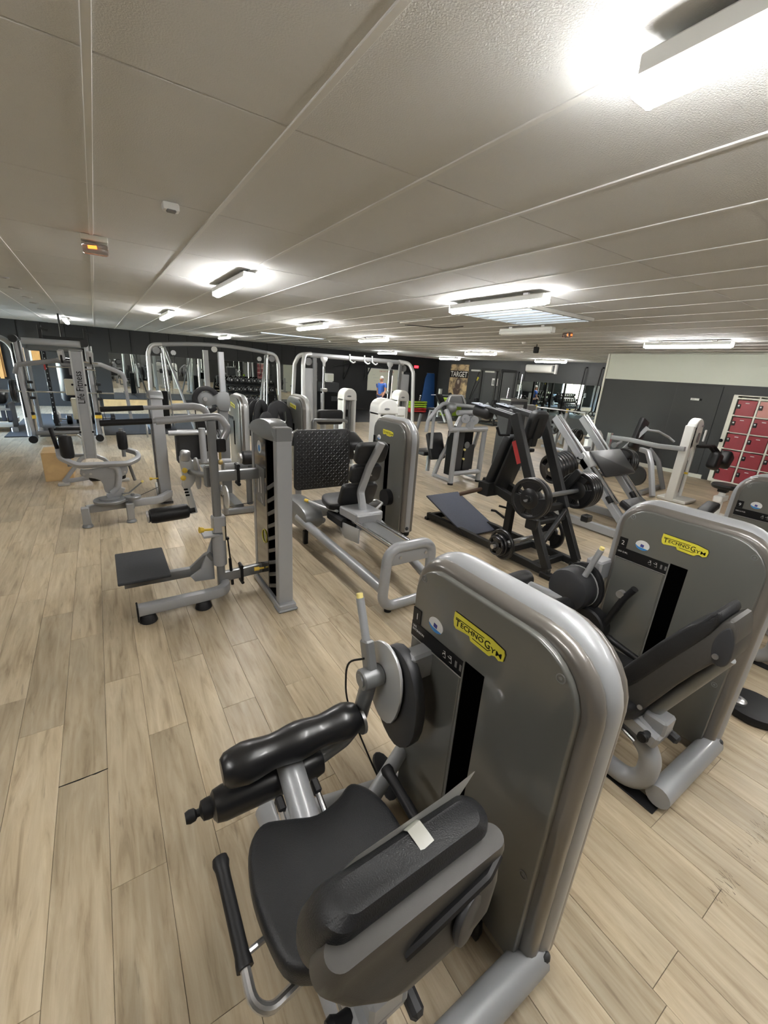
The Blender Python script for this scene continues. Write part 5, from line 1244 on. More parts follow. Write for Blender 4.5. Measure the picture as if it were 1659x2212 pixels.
# cable crossovers ----------------------------------------------------------
def crossover(X0, X1, y, h, label, arch, closed, weights=True):
    T = Thing('cable_crossover', label, 'exercise machine', ((X0+X1)/2, y, 0), None, (0, 0, .021 if arch else 0))
    for s, x in ((1, X0), (-1, X1)):
        for dy in (-.28, .28) if closed else (0,):
            T.p('frame_tube', MB().tube([(x, y+dy*1.5, .03), (x+s*.05, y+dy, h-.28), (x+s*.13, y+dy*.6, h-.05), (x+s*.38, y, h-.02)], .052, .2, 12, nf=7), SILB)
        if closed:
            T.p('stack_shroud', MB().prism(rrect(.34, h-.42, .03), (x+s*.25, y-.1, (h-.42)/2+.06), X_, Z_, .05, .008), SIL)
            T.p('shroud_rail', MB().bar((x+s*.45, y-.14, .05), (x+s*.42, y-.14, h-.1), .09, .06, up=Y_), SILD)
            T.p('shroud_lettering', text_mb('Life Fitness', .1, (x+s*.45+.03, y-.172, 1.5), Z_, -X_, .001, bold=.004), PRINTG)
            T.p('top_pulley', MB().cyl((x+s*.27, y-.12, h-.2), (x+s*.27, y-.08, h-.2), .09, n=20), SILD)
            T.p('column', MB().cyl((x+s*.72, y-.05, .1), (x+s*.72, y-.05, h-.28), .03), CHROME)
            T.p('column_fork', MB().prism([(-.1, 0), (-.06, .02), (.06, .02), (.1, 0), (.09, -.06), (.04, -.12), (.03, -.22), (-.03, -.22), (-.04, -.12), (-.09, -.06)], (x+s*.72, y-.04, h-.08), X_, Z_, .03, .006), SILB)
            T.p('slider', MB().box((x+s*.72, y-.07, 1.28), (.16, .14, .09), bev=.02), STEEL)
            T.p('lower_rail', MB().cyl((x+s*.66, y-.09, .2), (x+s*.66, y-.09, 1.2), .035), SIL)
            T.p('weight_stack', MB().box((x+s*.25, y+.03, .5), (.28, .14, .9), bev=.01), INK)
        else:
            T.p('guide_tube', MB().cyl((x+s*.42, y, .05), (x+s*.36, y, h-.06), .03), CHROME)
            T.p('guide_tube', MB().cyl((x+s*.5, y+.06, .05), (x+s*.42, y+.06, h-.1), .022), STEEL)
            T.p('brace_tube', MB().tube([(x+s*.42, y-.03, h-.08), (x+s*.9, y-.6, .06)], .035), SILD)
            T.p('pulley', MB().cyl((x+s*.24, y-.02, h-.17), (x+s*.24, y+.02, h-.17), .085, n=20), SILD)
            T.p('pulley', MB().cyl((x+s*.62, y-.08, h-.2), (x+s*.62, y-.04, h-.2), .06, n=18), SILB)
            T.p('weight_stack', MB().box((x+s*.3, y+.04, .5), (.2, .2, .95), bev=.01), INK)
            T.p('handle_strap', MB().tube([(x+s*.62, y-.08, h-.25), (x+s*.6, y-.1, h-.6), (x+s*.66, y-.1, h-.66)], .012, .05, 8), RUBBER)
        T.p('base_beam', MB().rtube([(x-.05*s, y-.55, .05), (x-.05*s, y+.55, .05)], .1, .09, r=.015), SILD)
    if arch:
        T.p('top_beam', MB().tube([(X0+.36, y, h-.02)]+[(X0+.36+(X1-X0-.72)*k/12, y, h-.02+.09*math.sin(math.pi*k/12)-.03*math.sin(2*math.pi*k/12)*0) for k in range(1, 12)]+[(X1-.36, y, h-.02)], .05, n=12), SIL)
        T.p('beam_badge', MB().cyl(((X0+X1)/2-.1, y-.07, h-.04), ((X0+X1)/2-.1, y-.05, h-.04), .075, n=20), PRINTW)
    else:
        T.p('top_beam', MB().tube([(X0+.36, y, h-.04), (X1-.36, y, h-.04)], .06, n=14), SIL)
        for fx in (.42, .55, .62):
            x = X0+(X1-X0)*fx
            T.p('grip_hook', MB().tube([(x, y-.06, h+.06), (x, y-.08, h-.1), (x+.06, y-.16, h-.16), (x+.1, y-.2, h-.12)], .018, .04, 8), SILB)
    return T
xo = crossover(1.06, 4.5, 12.5, 2.13, 'cable crossover with gently arched top beam over the rubber mat', True, False)
xo.p('tall_post', MB().rtube([(2.42, 12.3, .03), (2.42, 12.3, 2.05)], .13, .1, r=.02), SIL)
xo2 = crossover(4.22, 7.72, 10.5, 2.16, 'cable crossover with straight top beam and grey shrouded stacks', False, True)
for s_, x in ((1, 6.95),):
    xo2.p('black_sheath', MB().tube([(7.0, 10.35, 1.9), (6.98, 10.35, 1.45), (7.02, 10.35, 1.1)], .035), RUBBER)
    xo2.p('white_sheath', MB().tube([(7.03, 10.33, 1.75), (7.02, 10.33, 1.2), (7.0, 10.33, .4)], .03), WHITEP)
hk = Thing('pulley_hook_machine', 'grey column with a black hook shaped cam behind the hip machine handles', 'exercise machine', (1.42, 5.9, 0))
hk.p('column', MB().rtube([(1.33, 5.9, .03), (1.33, 5.9, 1.2), (1.33, 5.9, 1.44)], .12, .1, r=.015), SILD)
hk.p('tall_post', MB().rtube([(1.36, 5.97, .03), (1.36, 5.97, 1.95)], .07, .07, r=.01), SIL)
hk.p('cam', MB().prism([(.17*math.cos(a), .17*math.sin(a)) for a in [math.radians(30+12*k) for k in range(25)]]+[(.11*math.cos(a), .11*math.sin(a)) for a in [math.radians(318-12*k) for k in range(25)]], (1.12, 5.85, 1.36), X_, Z_, .05, .006), RUBBER)
hk.p('cam_face', MB().prism(smooth2d([(-.1, .06), (.0, .1), (.14, .09), (.28, .09), (.28, -.12), (.16, -.13), (.12, -.06), (.02, -.08), (-.08, -.06)], 3), (1.12, 5.87, 1.36), X_, Z_, .04, .006), SILD)
hk.p('pivot', MB().cyl((1.1, 5.82, 1.37), (1.1, 5.78, 1.37), .025), STEEL)
hk.p('belt', MB().cyl((.98, 5.85, 1.3), (1.0, 5.85, .7), .006), CABLE)
hk.p('cross_tube', MB().tube([(.62, 5.6, .98), (1.33, 5.6, .98)], .03), SIL)
hk.p('cross_tube', MB().tube([(.75, 5.6, .62), (1.33, 5.6, .6)], .035), SIL)
hk.p('upright', MB().tube([(.98, 5.5, 1.05), (.98, 5.5, .62)], .04), SIL)
hk.p('black_case', MB().box((.86, 5.75, .78), (.3, .2, .42), bev=.03), PLAST)
hk.p('pulley', MB().cyl((1.16, 5.5, .92), (1.19, 5.5, .92), .11, n=24).cyl((1.14, 5.5, .92), (1.16, 5.5, .92), .09, n=20), RUBBER)
hk.p('hook', MB().cyl((1.17, 5.48, .8), (1.17, 5.48, .66), .016).ball((1.17, 5.48, .62), .035, 10, 6), mat('brass', (.4, .3, .12), .35, .8))
hk.p('side_disc', MB().cyl((.42, 5.95, .98), (.43, 5.95, .98), .1, n=20), SILB)
hk.p('base', MB().rtube([(1.33, 5.3, .05), (1.33, 6.3, .05)], .12, .08, r=.015), SILD)
lr = Thing('leg_roller_bench', 'black leg rollers with grey beam behind the black tower', 'exercise machine', (1.75, 5.6, 0))
lr.p('roller', MB().lathe([(.001, 0), (.06, .005), (.085, .03), (.09, .2), (.085, .42), (.06, .445), (.001, .45)], (1.35, 5.2, .72), X_, 20), LEATH)
lr.p('roller_end', MB().cyl((1.33, 5.2, .72), (1.355, 5.2, .72), .07, n=18), STEEL)
lr.p('roller', MB().lathe([(.001, 0), (.05, .005), (.06, .03), (.06, .3), (.001, .32)], (1.25, 5.25, .5), X_, 16), LEATH)
lr.p('beam', MB().rtube([(1.2, 5.4, .58), (1.9, 5.4, .58)], .07, .08, r=.012), SIL)
lr.p('drum', MB().cyl((1.66, 5.1, .32), (1.72, 5.1, .32), .15, n=26, bev=.01), SILD)
lr.p('drum_case', MB().box((1.75, 5.2, .3), (.2, .2, .6), bev=.02), RUBBER)
lr.p('pulley_disc', MB().cyl((1.1, 5.0, .3), (1.115, 5.0, .3), .14, n=26), SILB)
lr.p('cable', MB().cyl((1.15, 5.02, .17), (1.65, 5.08, .19), .004), CABLE)
lr.p('base', MB().rtube([(1.1, 5.2, .04), (1.9, 5.2, .04)], .08, .07, r=.012), SILD)
lr.p('post', MB().cyl((1.5, 5.4, .05), (1.5, 5.4, .58), .04), SILD); lr.p('disc_post', MB().cyl((1.12, 5.1, .05), (1.12, 5.1, .3), .03), SILD)

# smith machine and the free weight corner at left --------------------------
m_ = Thing('rubber_mat', 'large slate rubber floor mat under the smith machine and crossover', 'mat', (1.4, 14, 0))
for k in range(4):
    m_.p('mat_tile', MB().box((-1.83+1.6*k+.8, 13.9, .01), (1.595, 4.2, .02), bev=.004), MATB, sm=False)
def smith():
    T = Thing('smith_machine', 'silver smith machine with a horizontal bar and yellow stops on the left', 'exercise machine', (-.72, 11.3, .0))
    for x, dx in ((-1.25, .0), (-.13, .0)):
        T.p('front_post', MB().rtube([(x, 11.1, .06), (x+.0, 11.1, 1.98)], .08, .08, r=.02), SIL)
        T.p('guide_rod', MB().cyl((x+.07, 11.08, .1), (x+.07, 11.08, 1.95), .028, n=12), CHROME)
        T.p('rear_post', MB().rtube([(x+.02, 12.3, .06), (x+.02, 12.3, 1.9)], .08, .08, r=.02), SILD)
        T.p('black_rail', MB().rtube([(x-.06, 11.16, .5), (x-.06, 11.16, 1.9)], .05, .05), BLACKF)
        T.p('top_cap', MB().cyl((x-.02, 11.02, 1.99), (x-.02, 11.2, 1.99), .07, n=16), BLACKF)
        T.p('side_tube', MB().tube([(x, 11.1, 1.98), (x, 12.3, 1.88)], .05), SILD)
        T.p('base_tube', MB().tube([(x, 10.9, .09), (x, 12.4, .09)], .06, n=14), SILB)
        T.p('base_cap', MB().cyl((x, 10.86, .09), (x, 10.91, .09), .075, n=16), RUBBER)
        T.p('yellow_stop', MB().box((x+.03, 11.06, .52), (.13, .1, .07), bev=.01), YELLOW)
        T.p('stop_collar', MB().box((x+.03, 11.06, .59), (.12, .1, .05), bev=.01), RUBBER)
        for z in (.9, 1.05, 1.2):
            T.p('hook_stop', MB().box((x+.11, 11.0, z), (.1, .06, .05), bev=.01), BLACKF)
    T.p('top_beam', MB().tube([(-1.15, 11.1, 1.96), (-.22, 11.1, 1.97)], .065, n=14), SIL)
    T.p('rear_beam', MB().tube([(-1.2, 12.3, 1.85), (-.15, 12.3, 1.85)], .065, n=14), SILD)
    T.p('bar', MB().cyl((-1.6, 11.02, 1.02), (.25, 11.02, 1.02), .016, n=12), CHROME)
    T.p('bar_sleeve', MB().cyl((-1.75, 11.02, 1.02), (-1.35, 11.02, 1.02), .028), STEEL)
    T.p('base_cross', MB().tube([(-1.2, 11.0, .2), (-.2, 11.0, .2)], .045), SILD)
    T.p('outer_bend', MB().tube([(-1.32, 11.3, .1), (-1.32, 11.3, 1.8), (-1.42, 11.3, 1.98), (-1.8, 11.3, 2.02)], .055, .3, 12, nf=7), SILB)
    for k in range(2):
        weight_plate('weight_plate', (-1.36-.05*k, 11.02, 1.02), (-1, 0, 0), .22, .046, ['inner', 'outer'][k]+' black plate at the left end of the smith machine bar', 'plates on the smith machine')
smith()
def rack(x0, x1, y, h, label):
    T = Thing('power_rack', label, 'exercise machine', ((x0+x1)/2, y, 0), None, (0, 0, .021))
    for x in (x0, x1):
        T.p('upright', MB().rtube([(x, y, .03), (x, y, h)], .075, .075, r=.008), BLACKF)
        T.p('top_peg', MB().bar((x, y-.1, h-.06), (x+.16, y-.1, h-.1), .04, .05), BLACKF)
        mb = MB()
        for k in range(14): mb.box((x, y-.039, .4+.11*k), (.022, .004, .022))
        T.p('pin_holes', mb, STEEL, kind='stuff')
        T.p('foot', MB().rtube([(x, y-.5, .035), (x, y+.5, .035)], .075, .07, r=.008), BLACKF)
        T.p('j_cup', MB().box((x, y-.09, 1.05), (.06, .14, .1), bev=.01), BLACKF)
    T.p('cross_beam', MB().rtube([(x0, y+.04, h-.25), (x1, y+.04, h-.25)], .075, .075, r=.008), BLACKF)
    return T
rack(-.98, -.13, 12.9, 2.32, 'black power rack behind the smith machine')
t = Thing('punch_bag', 'black boxing bag hanging in front of the left wall mirror', 'bag', (-.62, 13.4, .55))
t.p('bag', MB().lathe([(.001, 0), (.18, .02), (.21, .08), (.21, .95), (.18, 1.03), (.001, 1.05)], (-.62, 13.4, .62), Z_, 20), LEATH)
t.p('strap', MB().cyl((-.62, 13.4, 1.66), (-.62, 13.4, CEIL), .02), RUBBER)
def floor_db(x, y, k):
    T = Thing('dumbbell', ['left', 'middle', 'right'][k]+' heavy black dumbbell on the mat below the punch bag', 'dumbbell', (x, y, .02), 'heavy dumbbells on the mat')
    for s in (-1, 1): T.p('head', MB().cyl((x+s*.08, y, .14), (x+s*.2, y, .14), .12, n=20, bev=.012), PLATEM)
    T.p('handle', MB().cyl((x-.09, y, .14), (x+.09, y, .14), .02), STEEL)
for k, x in enumerate((-.9, -.42, .06)): floor_db(x, 13.75+.1*k, k)
t = Thing('floor_bench', 'white framed bench with dark slatted base at the far left edge', 'bench', (-1.9, 13.2, 0))
t.p('frame', MB().rtube([(-2.7, 12.6, .16), (-1.75, 12.6, .16)], .1, .1, r=.015), WHITEP); t.p('frame_rear', MB().rtube([(-2.7, 13.6, .16), (-1.75, 13.6, .16)], .1, .1, r=.015), WHITEP)
for k in range(9): t.p('slat', MB().box((-2.65+.11*k, 12.63, .36), (.075, .05, .24), bev=.008), MATP)
t.p('slat_rail', MB().rtube([(-2.7, 12.62, .5), (-1.75, 12.62, .5)], .04, .05), STEEL)
t.p('pad', MB().box((-2.25, 13.0, .75), (.9, .5, .25), RX(.2), bev=.08, seg=3), LEATHG)
t.p('foot', MB().box((-1.72, 12.5, .06), (.12, .1, .12), bev=.02), STEEL)
t.p('leg', MB().box((-2.6, 13.1, .3), (.06, .9, .6), bev=.01), PLAST); t.p('leg', MB().box((-1.8, 13.1, .3), (.06, .9, .6), bev=.01), PLAST)
for k, (x0, x1, z0, z1, lb) in enumerate(((-3.4, -2.45, .9, 2.02, 'orange wooden board against the back wall at the far left edge'), (-2.05, -1.5, 1.35, 1.95, 'orange wooden board with a white stripe behind the smith machine'))):
    t = Thing('wooden_board', lb, 'board', ((x0+x1)/2, YF-.03, z0))
    t.p('board', MB().box(((x0+x1)/2, YF-.03, (z0+z1)/2), (x1-x0, .04, z1-z0), bev=.005), ORANGEW)
    if k: t.p('white_stripe', MB().box((x0+.3, YF-.052, (z0+z1)/2), (.07, .004, z1-z0)), PRINTW)
    else: t.p('edge_batten', MB().box((x1-.1, YF-.06, (z0+z1)/2-.2), (.1, .03, z1-z0-.3), bev=.004), ORANGEW)
t = Thing('plastic_bottle', 'small white spray bottle on the mat left of the dumbbells', 'bottle', (-1.05, 14.2, .02))
t.p('body', MB().lathe([(.001, 0), (.09, 0), (.095, .02), (.09, .22), (.04, .3), (.03, .32)], (-1.05, 14.2, .02), Z_, 14), WHITE); t.p('cap', MB().cyl((-1.05, 14.2, .34), (-1.05, 14.2, .42), .03), WHITE)

# dumbbell rack -------------------------------------------------------------
R_ = Thing('dumbbell_rack', 'black three tier dumbbell rack in front of the wall mirror', 'rack', (5.05, 17.3, 0))
for z, y in ((.35, 17.0), (.68, 17.2), (1.0, 17.4)):
    R_.p('tray', MB().box((5.05, y, z), (1.9, .36, .04), RX(.25), bev=.006), BLACKF)
for x in (4.1, 6.0):
    R_.p('side_frame', MB().bar((x, 16.85, .04), (x, 17.5, 1.1), .06, .1), BLACKF); R_.p('foot', MB().box((x, 17.2, .03), (.08, .8, .06), bev=.01), BLACKF)
proto = None
for r, (z, y) in enumerate(((.35, 17.0), (.68, 17.2), (1.0, 17.4))):
    for k in range(8):
        x = 4.28+.22*k
        lab = 'black dumbbell on the %s tier of the rack, %s from the left' % (['bottom', 'middle', 'top'][r], ['first', 'second', 'third', 'fourth', 'fifth', 'sixth', 'seventh', 'eighth'][k])
        if proto is None:
            D = Thing('dumbbell', lab, 'dumbbell', (x, y, z+.03), 'dumbbells on the rack')
            for s in (-1, 1): D.p('head', MB().cyl((x, y+s*.07, z+.12), (x, y+s*.16, z+.12), .088, n=14, bev=.01), PLATEM); D.p('end_ring', MB().cyl((x, y+s*.16, z+.12), (x, y+s*.163, z+.12), .03, n=10), STEEL)
            D.p('handle', MB().cyl((x, y-.08, z+.12), (x, y+.08, z+.12), .017), STEEL); proto = D.o; D.o.location.z += .04
        else: dup(proto, (x, y, z+.07), lab)
t = Thing('rack_sign', 'small black sign box with white edges at the left end of the dumbbell rack', 'sign', (3.8, 16.9, 0))
t.p('box', MB().box((3.8, 16.9, 1.17), (.3, .06, .26), bev=.01), INK)
for z in (1.29, 1.05): t.p('edge', MB().box((3.83, 16.86, z), (.18, .02, .025)), PRINTW)
t.p('post', MB().cyl((3.85, 16.95, 0), (3.85, 16.95, 1.1), .04), SILB)
# ================================================================ things along the back and right walls
t = Thing('towel_dispenser', 'white paper towel dispenser on the black back wall', 'dispenser', (8.9, YF-.1, 1.2))
t.p('case', MB().box((8.9, YF-.1, 1.42), (.46, .2, .36), bev=.05, seg=3), WHITE); t.p('front_panel', MB().box((8.95, YF-.205, 1.42), (.3, .01, .24), bev=.01), LOCKB)
t.p('outlet', MB().box((8.92, YF-.11, 1.22), (.26, .16, .06), bev=.01), WHITE)
t = Thing('pull_up_frame', 'black wall mounted pull up bar bracket above the towel dispenser', 'exercise machine', (10, YF-.3, 1.2))
for x in (9.75, 10.9):
    t.p('bracket', MB().bar((x, YF-.02, 2.12), (x, YF-.7, 2.12), .05, .05).bar((x, YF-.02, 1.4), (x, YF-.62, 2.1), .045, .045).bar((x, YF-.02, 1.35), (x, YF-.02, 2.2), .05, .04, up=X_), BLACKF)
t.p('bar', MB().tube([(8.9, YF-.62, 1.9), (9.7, YF-.7, 2.14), (10.95, YF-.7, 2.14), (11.5, YF-.62, 1.98)], .025, .1), BLACKF)
wbd = Thing('whiteboard', 'whiteboard with red heading on the back wall behind the man', 'board', (12, YF-.03, .9))
wbd.p('panel', MB().box((12.0, YF-.02, 1.43), (1.9, .03, 1.04), bev=.004), BOARD)
for z in (.91, 1.95): wbd.p('edge', MB().box((12.0, YF-.025, z), (1.94, .035, .02)), STEEL)
wbd.p('heading', text_mb('CIRCUIT TRAINING', .1, (11.7, YF-.037, 1.8), X_, Z_, .001), mat('red_marker', (.5, .06, .05), .5))
mb = MB()
for k, (a, b) in enumerate((('oooo', 1.64), ('ooooooooo', 1.5), ('ooo oooo oo', 1.36), ('oooooo ooo', 1.24), ('ooo oooo', 1.12))):
    q = text_mb(a, .07, (11.3+.05*k, YF-.037, b), X_, Z_, .001); mb.add(q.v, q.f)
wbd.p('scribbles', mb, mat('faded_marker', (.52, .53, .47), .5))
ex = Thing('exit_sign', 'small glowing red sign high on the black back wall', 'sign', (13.95, YF-.05, 2.1))
ex.p('case', MB().box((13.95, YF-.03, 2.17), (.34, .05, .17), bev=.01), BLACKF); ex.p('glowing_face', MB().box((13.95, YF-.058, 2.17), (.27, .008, .12), bev=.003), EMITR)
for n, (x0, x1, z, lab) in enumerate(((14.25, 15.2, 1.94, 'blue gym mat leaning against the back wall corner'),)):
    b = Thing('gym_mat', lab, 'mat', (14.7, YF-.3, 0))
    b.p('mat', MB().prism([(-.45, 0), (.55, .0), (.5, 1.9), (.02, 1.9), (-.12, 1.6)], (14.7, YF-.22, .01), X_, Vector((0, .1, 1)).normalized(), .06, .012), BLUEM)
    b.p('top_hem', MB().box((14.93, YF-.05, 1.9), (.46, .05, .03), bev=.006), STEEL)
for x, lab in ((13.45, 'left dark grey mat hanging beside the blue mat'), (13.85, 'right dark grey mat hanging beside the blue mat')):
    single('hanging_mat', MB().box((x, YF-.05, 1.1), (.28, .06, 1.5), bev=.02, seg=2), PLAST, lab, 'mat')
for k, (z, m, lab) in enumerate(((.04, REDM, 'red step board at the bottom of the pile beside the blue mat'), (.15, REDM, 'upper red step board in the pile beside the blue mat'), (.26, GREEN, 'lime step board above the red ones'), (.37, GREEN, 'second lime step board of the pile'), (.48, GREEN, 'topmost lime step board of the pile with a spray bottle'))):
    s_ = Thing('step_board', lab, 'step', (13.1, 16.9, z), 'step boards in a pile')
    s_.p('deck', MB().box((13.1, 16.9, z+.035+.35*0), (.95, .4, .07), bev=.02, seg=2), m)
    s_.p('tread', MB().box((13.1, 16.9, z+.072), (.85, .32, .006), bev=.002), RUBBER if k == 4 else m)
    for q in (-1, 1): s_.p('leg', MB().box((13.1+q*.38, 16.9, z-.015), (.12, .34, .05), bev=.008), m)
t = Thing('spray_bottle', 'clear spray bottle standing on the lime step boards', 'bottle', (13.2, 16.85, .56))
t.p('body', MB().lathe([(.001, 0), (.045, 0), (.05, .02), (.045, .17), (.018, .21), (.018, .24)], (13.2, 16.85, .557), Z_, 12), CLEARP); t.p('trigger', MB().box((13.22, 16.85, .82), (.08, .03, .05), bev=.008), WHITE)
t = Thing('barbell_stand', 'steel squat stand holding a barbell in front of the blue mat', 'exercise machine', (12.8, 14.5, 0))
t.p('upright', MB().rtube([(12.45, 14.5, .03), (12.45, 14.5, 1.28)], .14, .1, r=.01), SILB); t.p('upright', MB().rtube([(13.2, 14.5, .03), (13.2, 14.5, 1.0)], .1, .1, r=.01), SILD)
t.p('base', MB().rtube([(12.3, 14.5, .04), (13.4, 14.5, .04)], .1, .08, r=.01), SILD)
bb = Thing('barbell', 'barbell with one small blue plate in front of the blue mat', 'barbell', (12.9, 14.4, .95))
bb.p('bar', MB().cyl((11.9, 14.43, 1.02), (13.9, 14.43, 1.02), .016), STEEL); bb.p('plate', MB().cyl((12.95, 14.43, 1.02), (13.0, 14.43, 1.02), .12, n=20, bev=.01), PLATEM)
bn = Thing('weight_bench', 'black inclined bench in front of the barbell stand', 'bench', (11.6, 13.2, 0))
bn.p('back_pad', MB().box((11.5, 13.2, .75), (.32, .9, .09), RX(.9), bev=.03, seg=2), LEATH); bn.p('seat', MB().box((11.5, 13.75, .5), (.32, .4, .09), bev=.03, seg=2), LEATH)
bn.p('frame', MB().rtube([(11.5, 12.9, .05), (11.5, 13.2, .45), (11.5, 13.9, .42), (11.5, 14.0, .05)], .07, .07, .05), SILB); bn.p('base', MB().rtube([(11.2, 13.0, .04), (11.8, 13.0, .04)], .07, .07), SILD)
# poster
po = Thing('poster', 'tall sand camouflage poster with TARGET lettering in the far corner', 'poster', (XR-.03, 16.7, .8))
po.p('print', MB().prism([(-.68, -.8), (.66, -.8), (.68, .8), (-.66, .8)], (XR-.006, 16.72, 1.62), -Y_, Z_, .012), CAMO)
po.p('black_band', MB().box((XR-.021, 16.72, 1.95), (.006, 1.33, .34)), INK)
po.p('lettering', text_mb('TARGET', .36, (XR-.0245, 17.33, 1.83), -Y_, Z_, .002, bold=.012, sx=.92), PRINTW)
fg = MB()
fg.prism(smooth2d([(-.12, .0), (-.2, -.2), (-.16, -.42), (0, -.5), (.15, -.42), (.2, -.2), (.14, .02), (0, .08)], 3), (XR-.019, 16.7, 1.72), -Y_, Z_, .003)
fg.prism(smooth2d([(-.3, -.55), (-.1, -.48), (.05, -.6), (.25, -.5), (.2, -.7), (.0, -.85), (-.2, -.8)], 3), (XR-.019, 16.75, 1.75), -Y_, Z_, .003)
po.p('dark_figure', fg, mat('dark_brown_print', (.07, .045, .035), .5))
po.p('pale_patch', MB().prism(smooth2d([(-.07, -.1), (-.08, -.2), (0, -.3), (.08, -.2), (.06, -.08)], 3), (XR-.0225, 16.7, 1.75), -Y_, Z_, .002), mat('pale_print', (.3, .25, .2), .5))
t = Thing('lime_step', 'lime green platform below the camouflage poster', 'step', (14.2, 15.6, 0))
t.p('top', MB().box((14.2, 15.6, .78), (1.3, .5, .1), bev=.02, seg=2), GREEN); t.p('riser', MB().box((14.2, 15.65, .36), (1.1, .4, .72), bev=.02), GREEN)
t.p('bottle', MB().cyl((13.95, 15.5, .83), (13.95, 15.5, 1.02), .035, n=10), WHITE)
# black cable rack with two white bars
t = Thing('squat_rack', 'tall black rack with two white rods on top, right of the poster', 'exercise machine', (13.8, 12.5, 0))
for x, y in ((13.3, 13.0), (13.3, 12.0), (14.2, 13.0), (14.2, 12.0)):
    t.p('upright', MB().rtube([(x, y, .03), (x, y, 2.2)], .08, .08, r=.01), BLACKF)
for a, b in (((13.3, 13.0), (13.3, 12.0)), ((14.2, 13.0), (14.2, 12.0)), ((13.3, 13.0), (14.2, 13.0)), ((13.3, 12.0), (14.2, 12.0))):
    t.p('top_beam', MB().bar((*a, 2.18), (*b, 2.18), .08, .08), BLACKF)
    t.p('foot_beam', MB().bar((*a, .05), (*b, .05), .08, .08), BLACKF)
t.p('white_rod', MB().cyl((13.2, 13.5, 2.12), (13.2, 13.0, 2.12), .035), PRINTW); t.p('white_rod', MB().cyl((13.2, 12.7, 2.1), (13.2, 12.2, 2.1), .035), PRINTW)
t.p('strap', MB().tube([(13.2, 13.05, 2.1), (13.15, 13.4, .95)], .02).tube([(13.2, 13.0, 1.7), (13.15, 13.35, .95)], .015), RUBBER)
t.p('yellow_tag', MB().box((13.2, 13.1, 1.8), (.03, .08, .14), RX(.6)), YELLOWP)
for y in (13.0, 12.0): t.p('j_hook', MB().box((13.2, y, .95), (.22, .14, .18), bev=.03), RUBBER)
t.p('safety_arm', MB().bar((13.1, 12.3, .9), (13.3, 11.9, .3), .08, .1), SILD)
t = Thing('wall_notice', 'white printed notice on the grey door right of the black rack', 'notice', (XR-.06, 14.55, 1.55))
t.p('sheet', MB().box((XR-.054, 14.2, 1.7), (.006, .36, .32)), PRINTW); t.p('print', MB().box((XR-.058, 14.2, 1.68), (.003, .28, .2)), PRINTG)
ac = Thing('air_conditioner', 'white split air conditioner high on the far right wall', 'air conditioner', (XR-.15, 11.75, 2.2))
ac.p('case', MB().prism(smooth2d([(-.0, -.15), (-.2, -.13), (-.24, .0), (-.22, .14), (-.02, .16), (0, .1)], 3), (XR, 12.42, 2.36), X_, Z_, 1.28, .015), WHITE)
ac.p('vent_slit', MB().box((XR-.235, 11.8, 2.44), (.01, .95, .012)), PRINTG)
ac.p('pipe_cover', MB().box((XR-.06, 11.05, 2.36), (.1, .1, .36), bev=.01), WHITE); ac.p('end_grille', MB().box((XR-.1, 11.135, 2.38), (.16, .02, .22), bev=.01), SILD)
for k, y in enumerate((9.75, 9.1)):
    t = Thing('hanging_strap', ['left', 'right'][k]+' black suspension strap hanging before the right mirror', 'strap', (XR-.12, y, 1))
    t.p('strap', MB().tube([(XR-.12, y, 2.45), (XR-.14, y+.03, 1.6), (XR-.13, y+.05, .9)], .025, 0, 8), RUBBER); t.p('hook', MB().box((XR-.06, y, 2.47), (.12, .06, .05), bev=.01), BLACKF)
    t.p('handle', MB().ring((XR-.13, y+.05, .82), X_, .08, .02, 16, 8), RUBBER)
# bench press with the yellow barbell
t = Thing('bench_press', 'grey bench press stand below the right mirror', 'exercise machine', (12, 8.5, 0))
for y in (9.05, 7.9): t.p('upright', MB().rtube([(12.0, y, .03), (12.0, y, 1.02)], .09, .09, r=.01), SIL); t.p('diagonal', MB().bar((12.0, y, .95), (11.5, y-.1, .06), .07, .07), SIL); t.p('cup', MB().box((11.97, y, 1.06), (.05, .06, .12), bev=.01), YELLOW)
t.p('bench_pad', MB().box((11.5, 8.45, .48), (1.1, .32, .09), bev=.03, seg=2), LEATH); t.p('bench_beam', MB().rtube([(10.95, 8.45, .4), (12.0, 8.45, .4)], .08, .07), SILB); t.p('bench_leg', MB().rtube([(11.0, 8.45, .03), (11.0, 8.45, .4)], .08, .07), SILB)
t.p('cross', MB().rtube([(12.0, 9.05, .1), (12.0, 7.9, .1)], .08, .08), SIL)
b = Thing('barbell', 'barbell with yellow tipped sleeve lying on the bench press uprights', 'barbell', (11.98, 8.5, 1.0))
b.p('bar', MB().cyl((11.93, 9.35, 1.06), (11.93, 7.5, 1.06), .018), STEEL); b.p('yellow_sleeve', MB().cyl((11.93, 9.55, 1.06), (11.93, 9.3, 1.06), .055, n=14), YELLOWP); b.p('sleeve', MB().cyl((11.93, 7.5, 1.06), (11.93, 7.25, 1.06), .03), STEEL)
t = Thing('plate_stand', 'grey plate stand with black plates right of the multi press', 'rack', (10.9, 7.4, 0))
t.p('post', MB().rtube([(10.9, 7.4, .03), (10.9, 7.4, .95)], .09, .09, r=.01), SIL); t.p('foot', MB().rtube([(10.9, 7.0, .04), (10.9, 7.8, .04)], .09, .08, r=.01), SIL); t.p('peg', MB().cyl((10.7, 7.4, .65), (11.1, 7.4, .65), .025), STEEL)
for k in range(2): weight_plate('weight_plate', (10.74-.05*k, 7.4, .65), (-1, 0, 0), .2, .046, ['inner', 'outer'][k]+' black plate on the grey plate stand', 'plates on the plate stand')
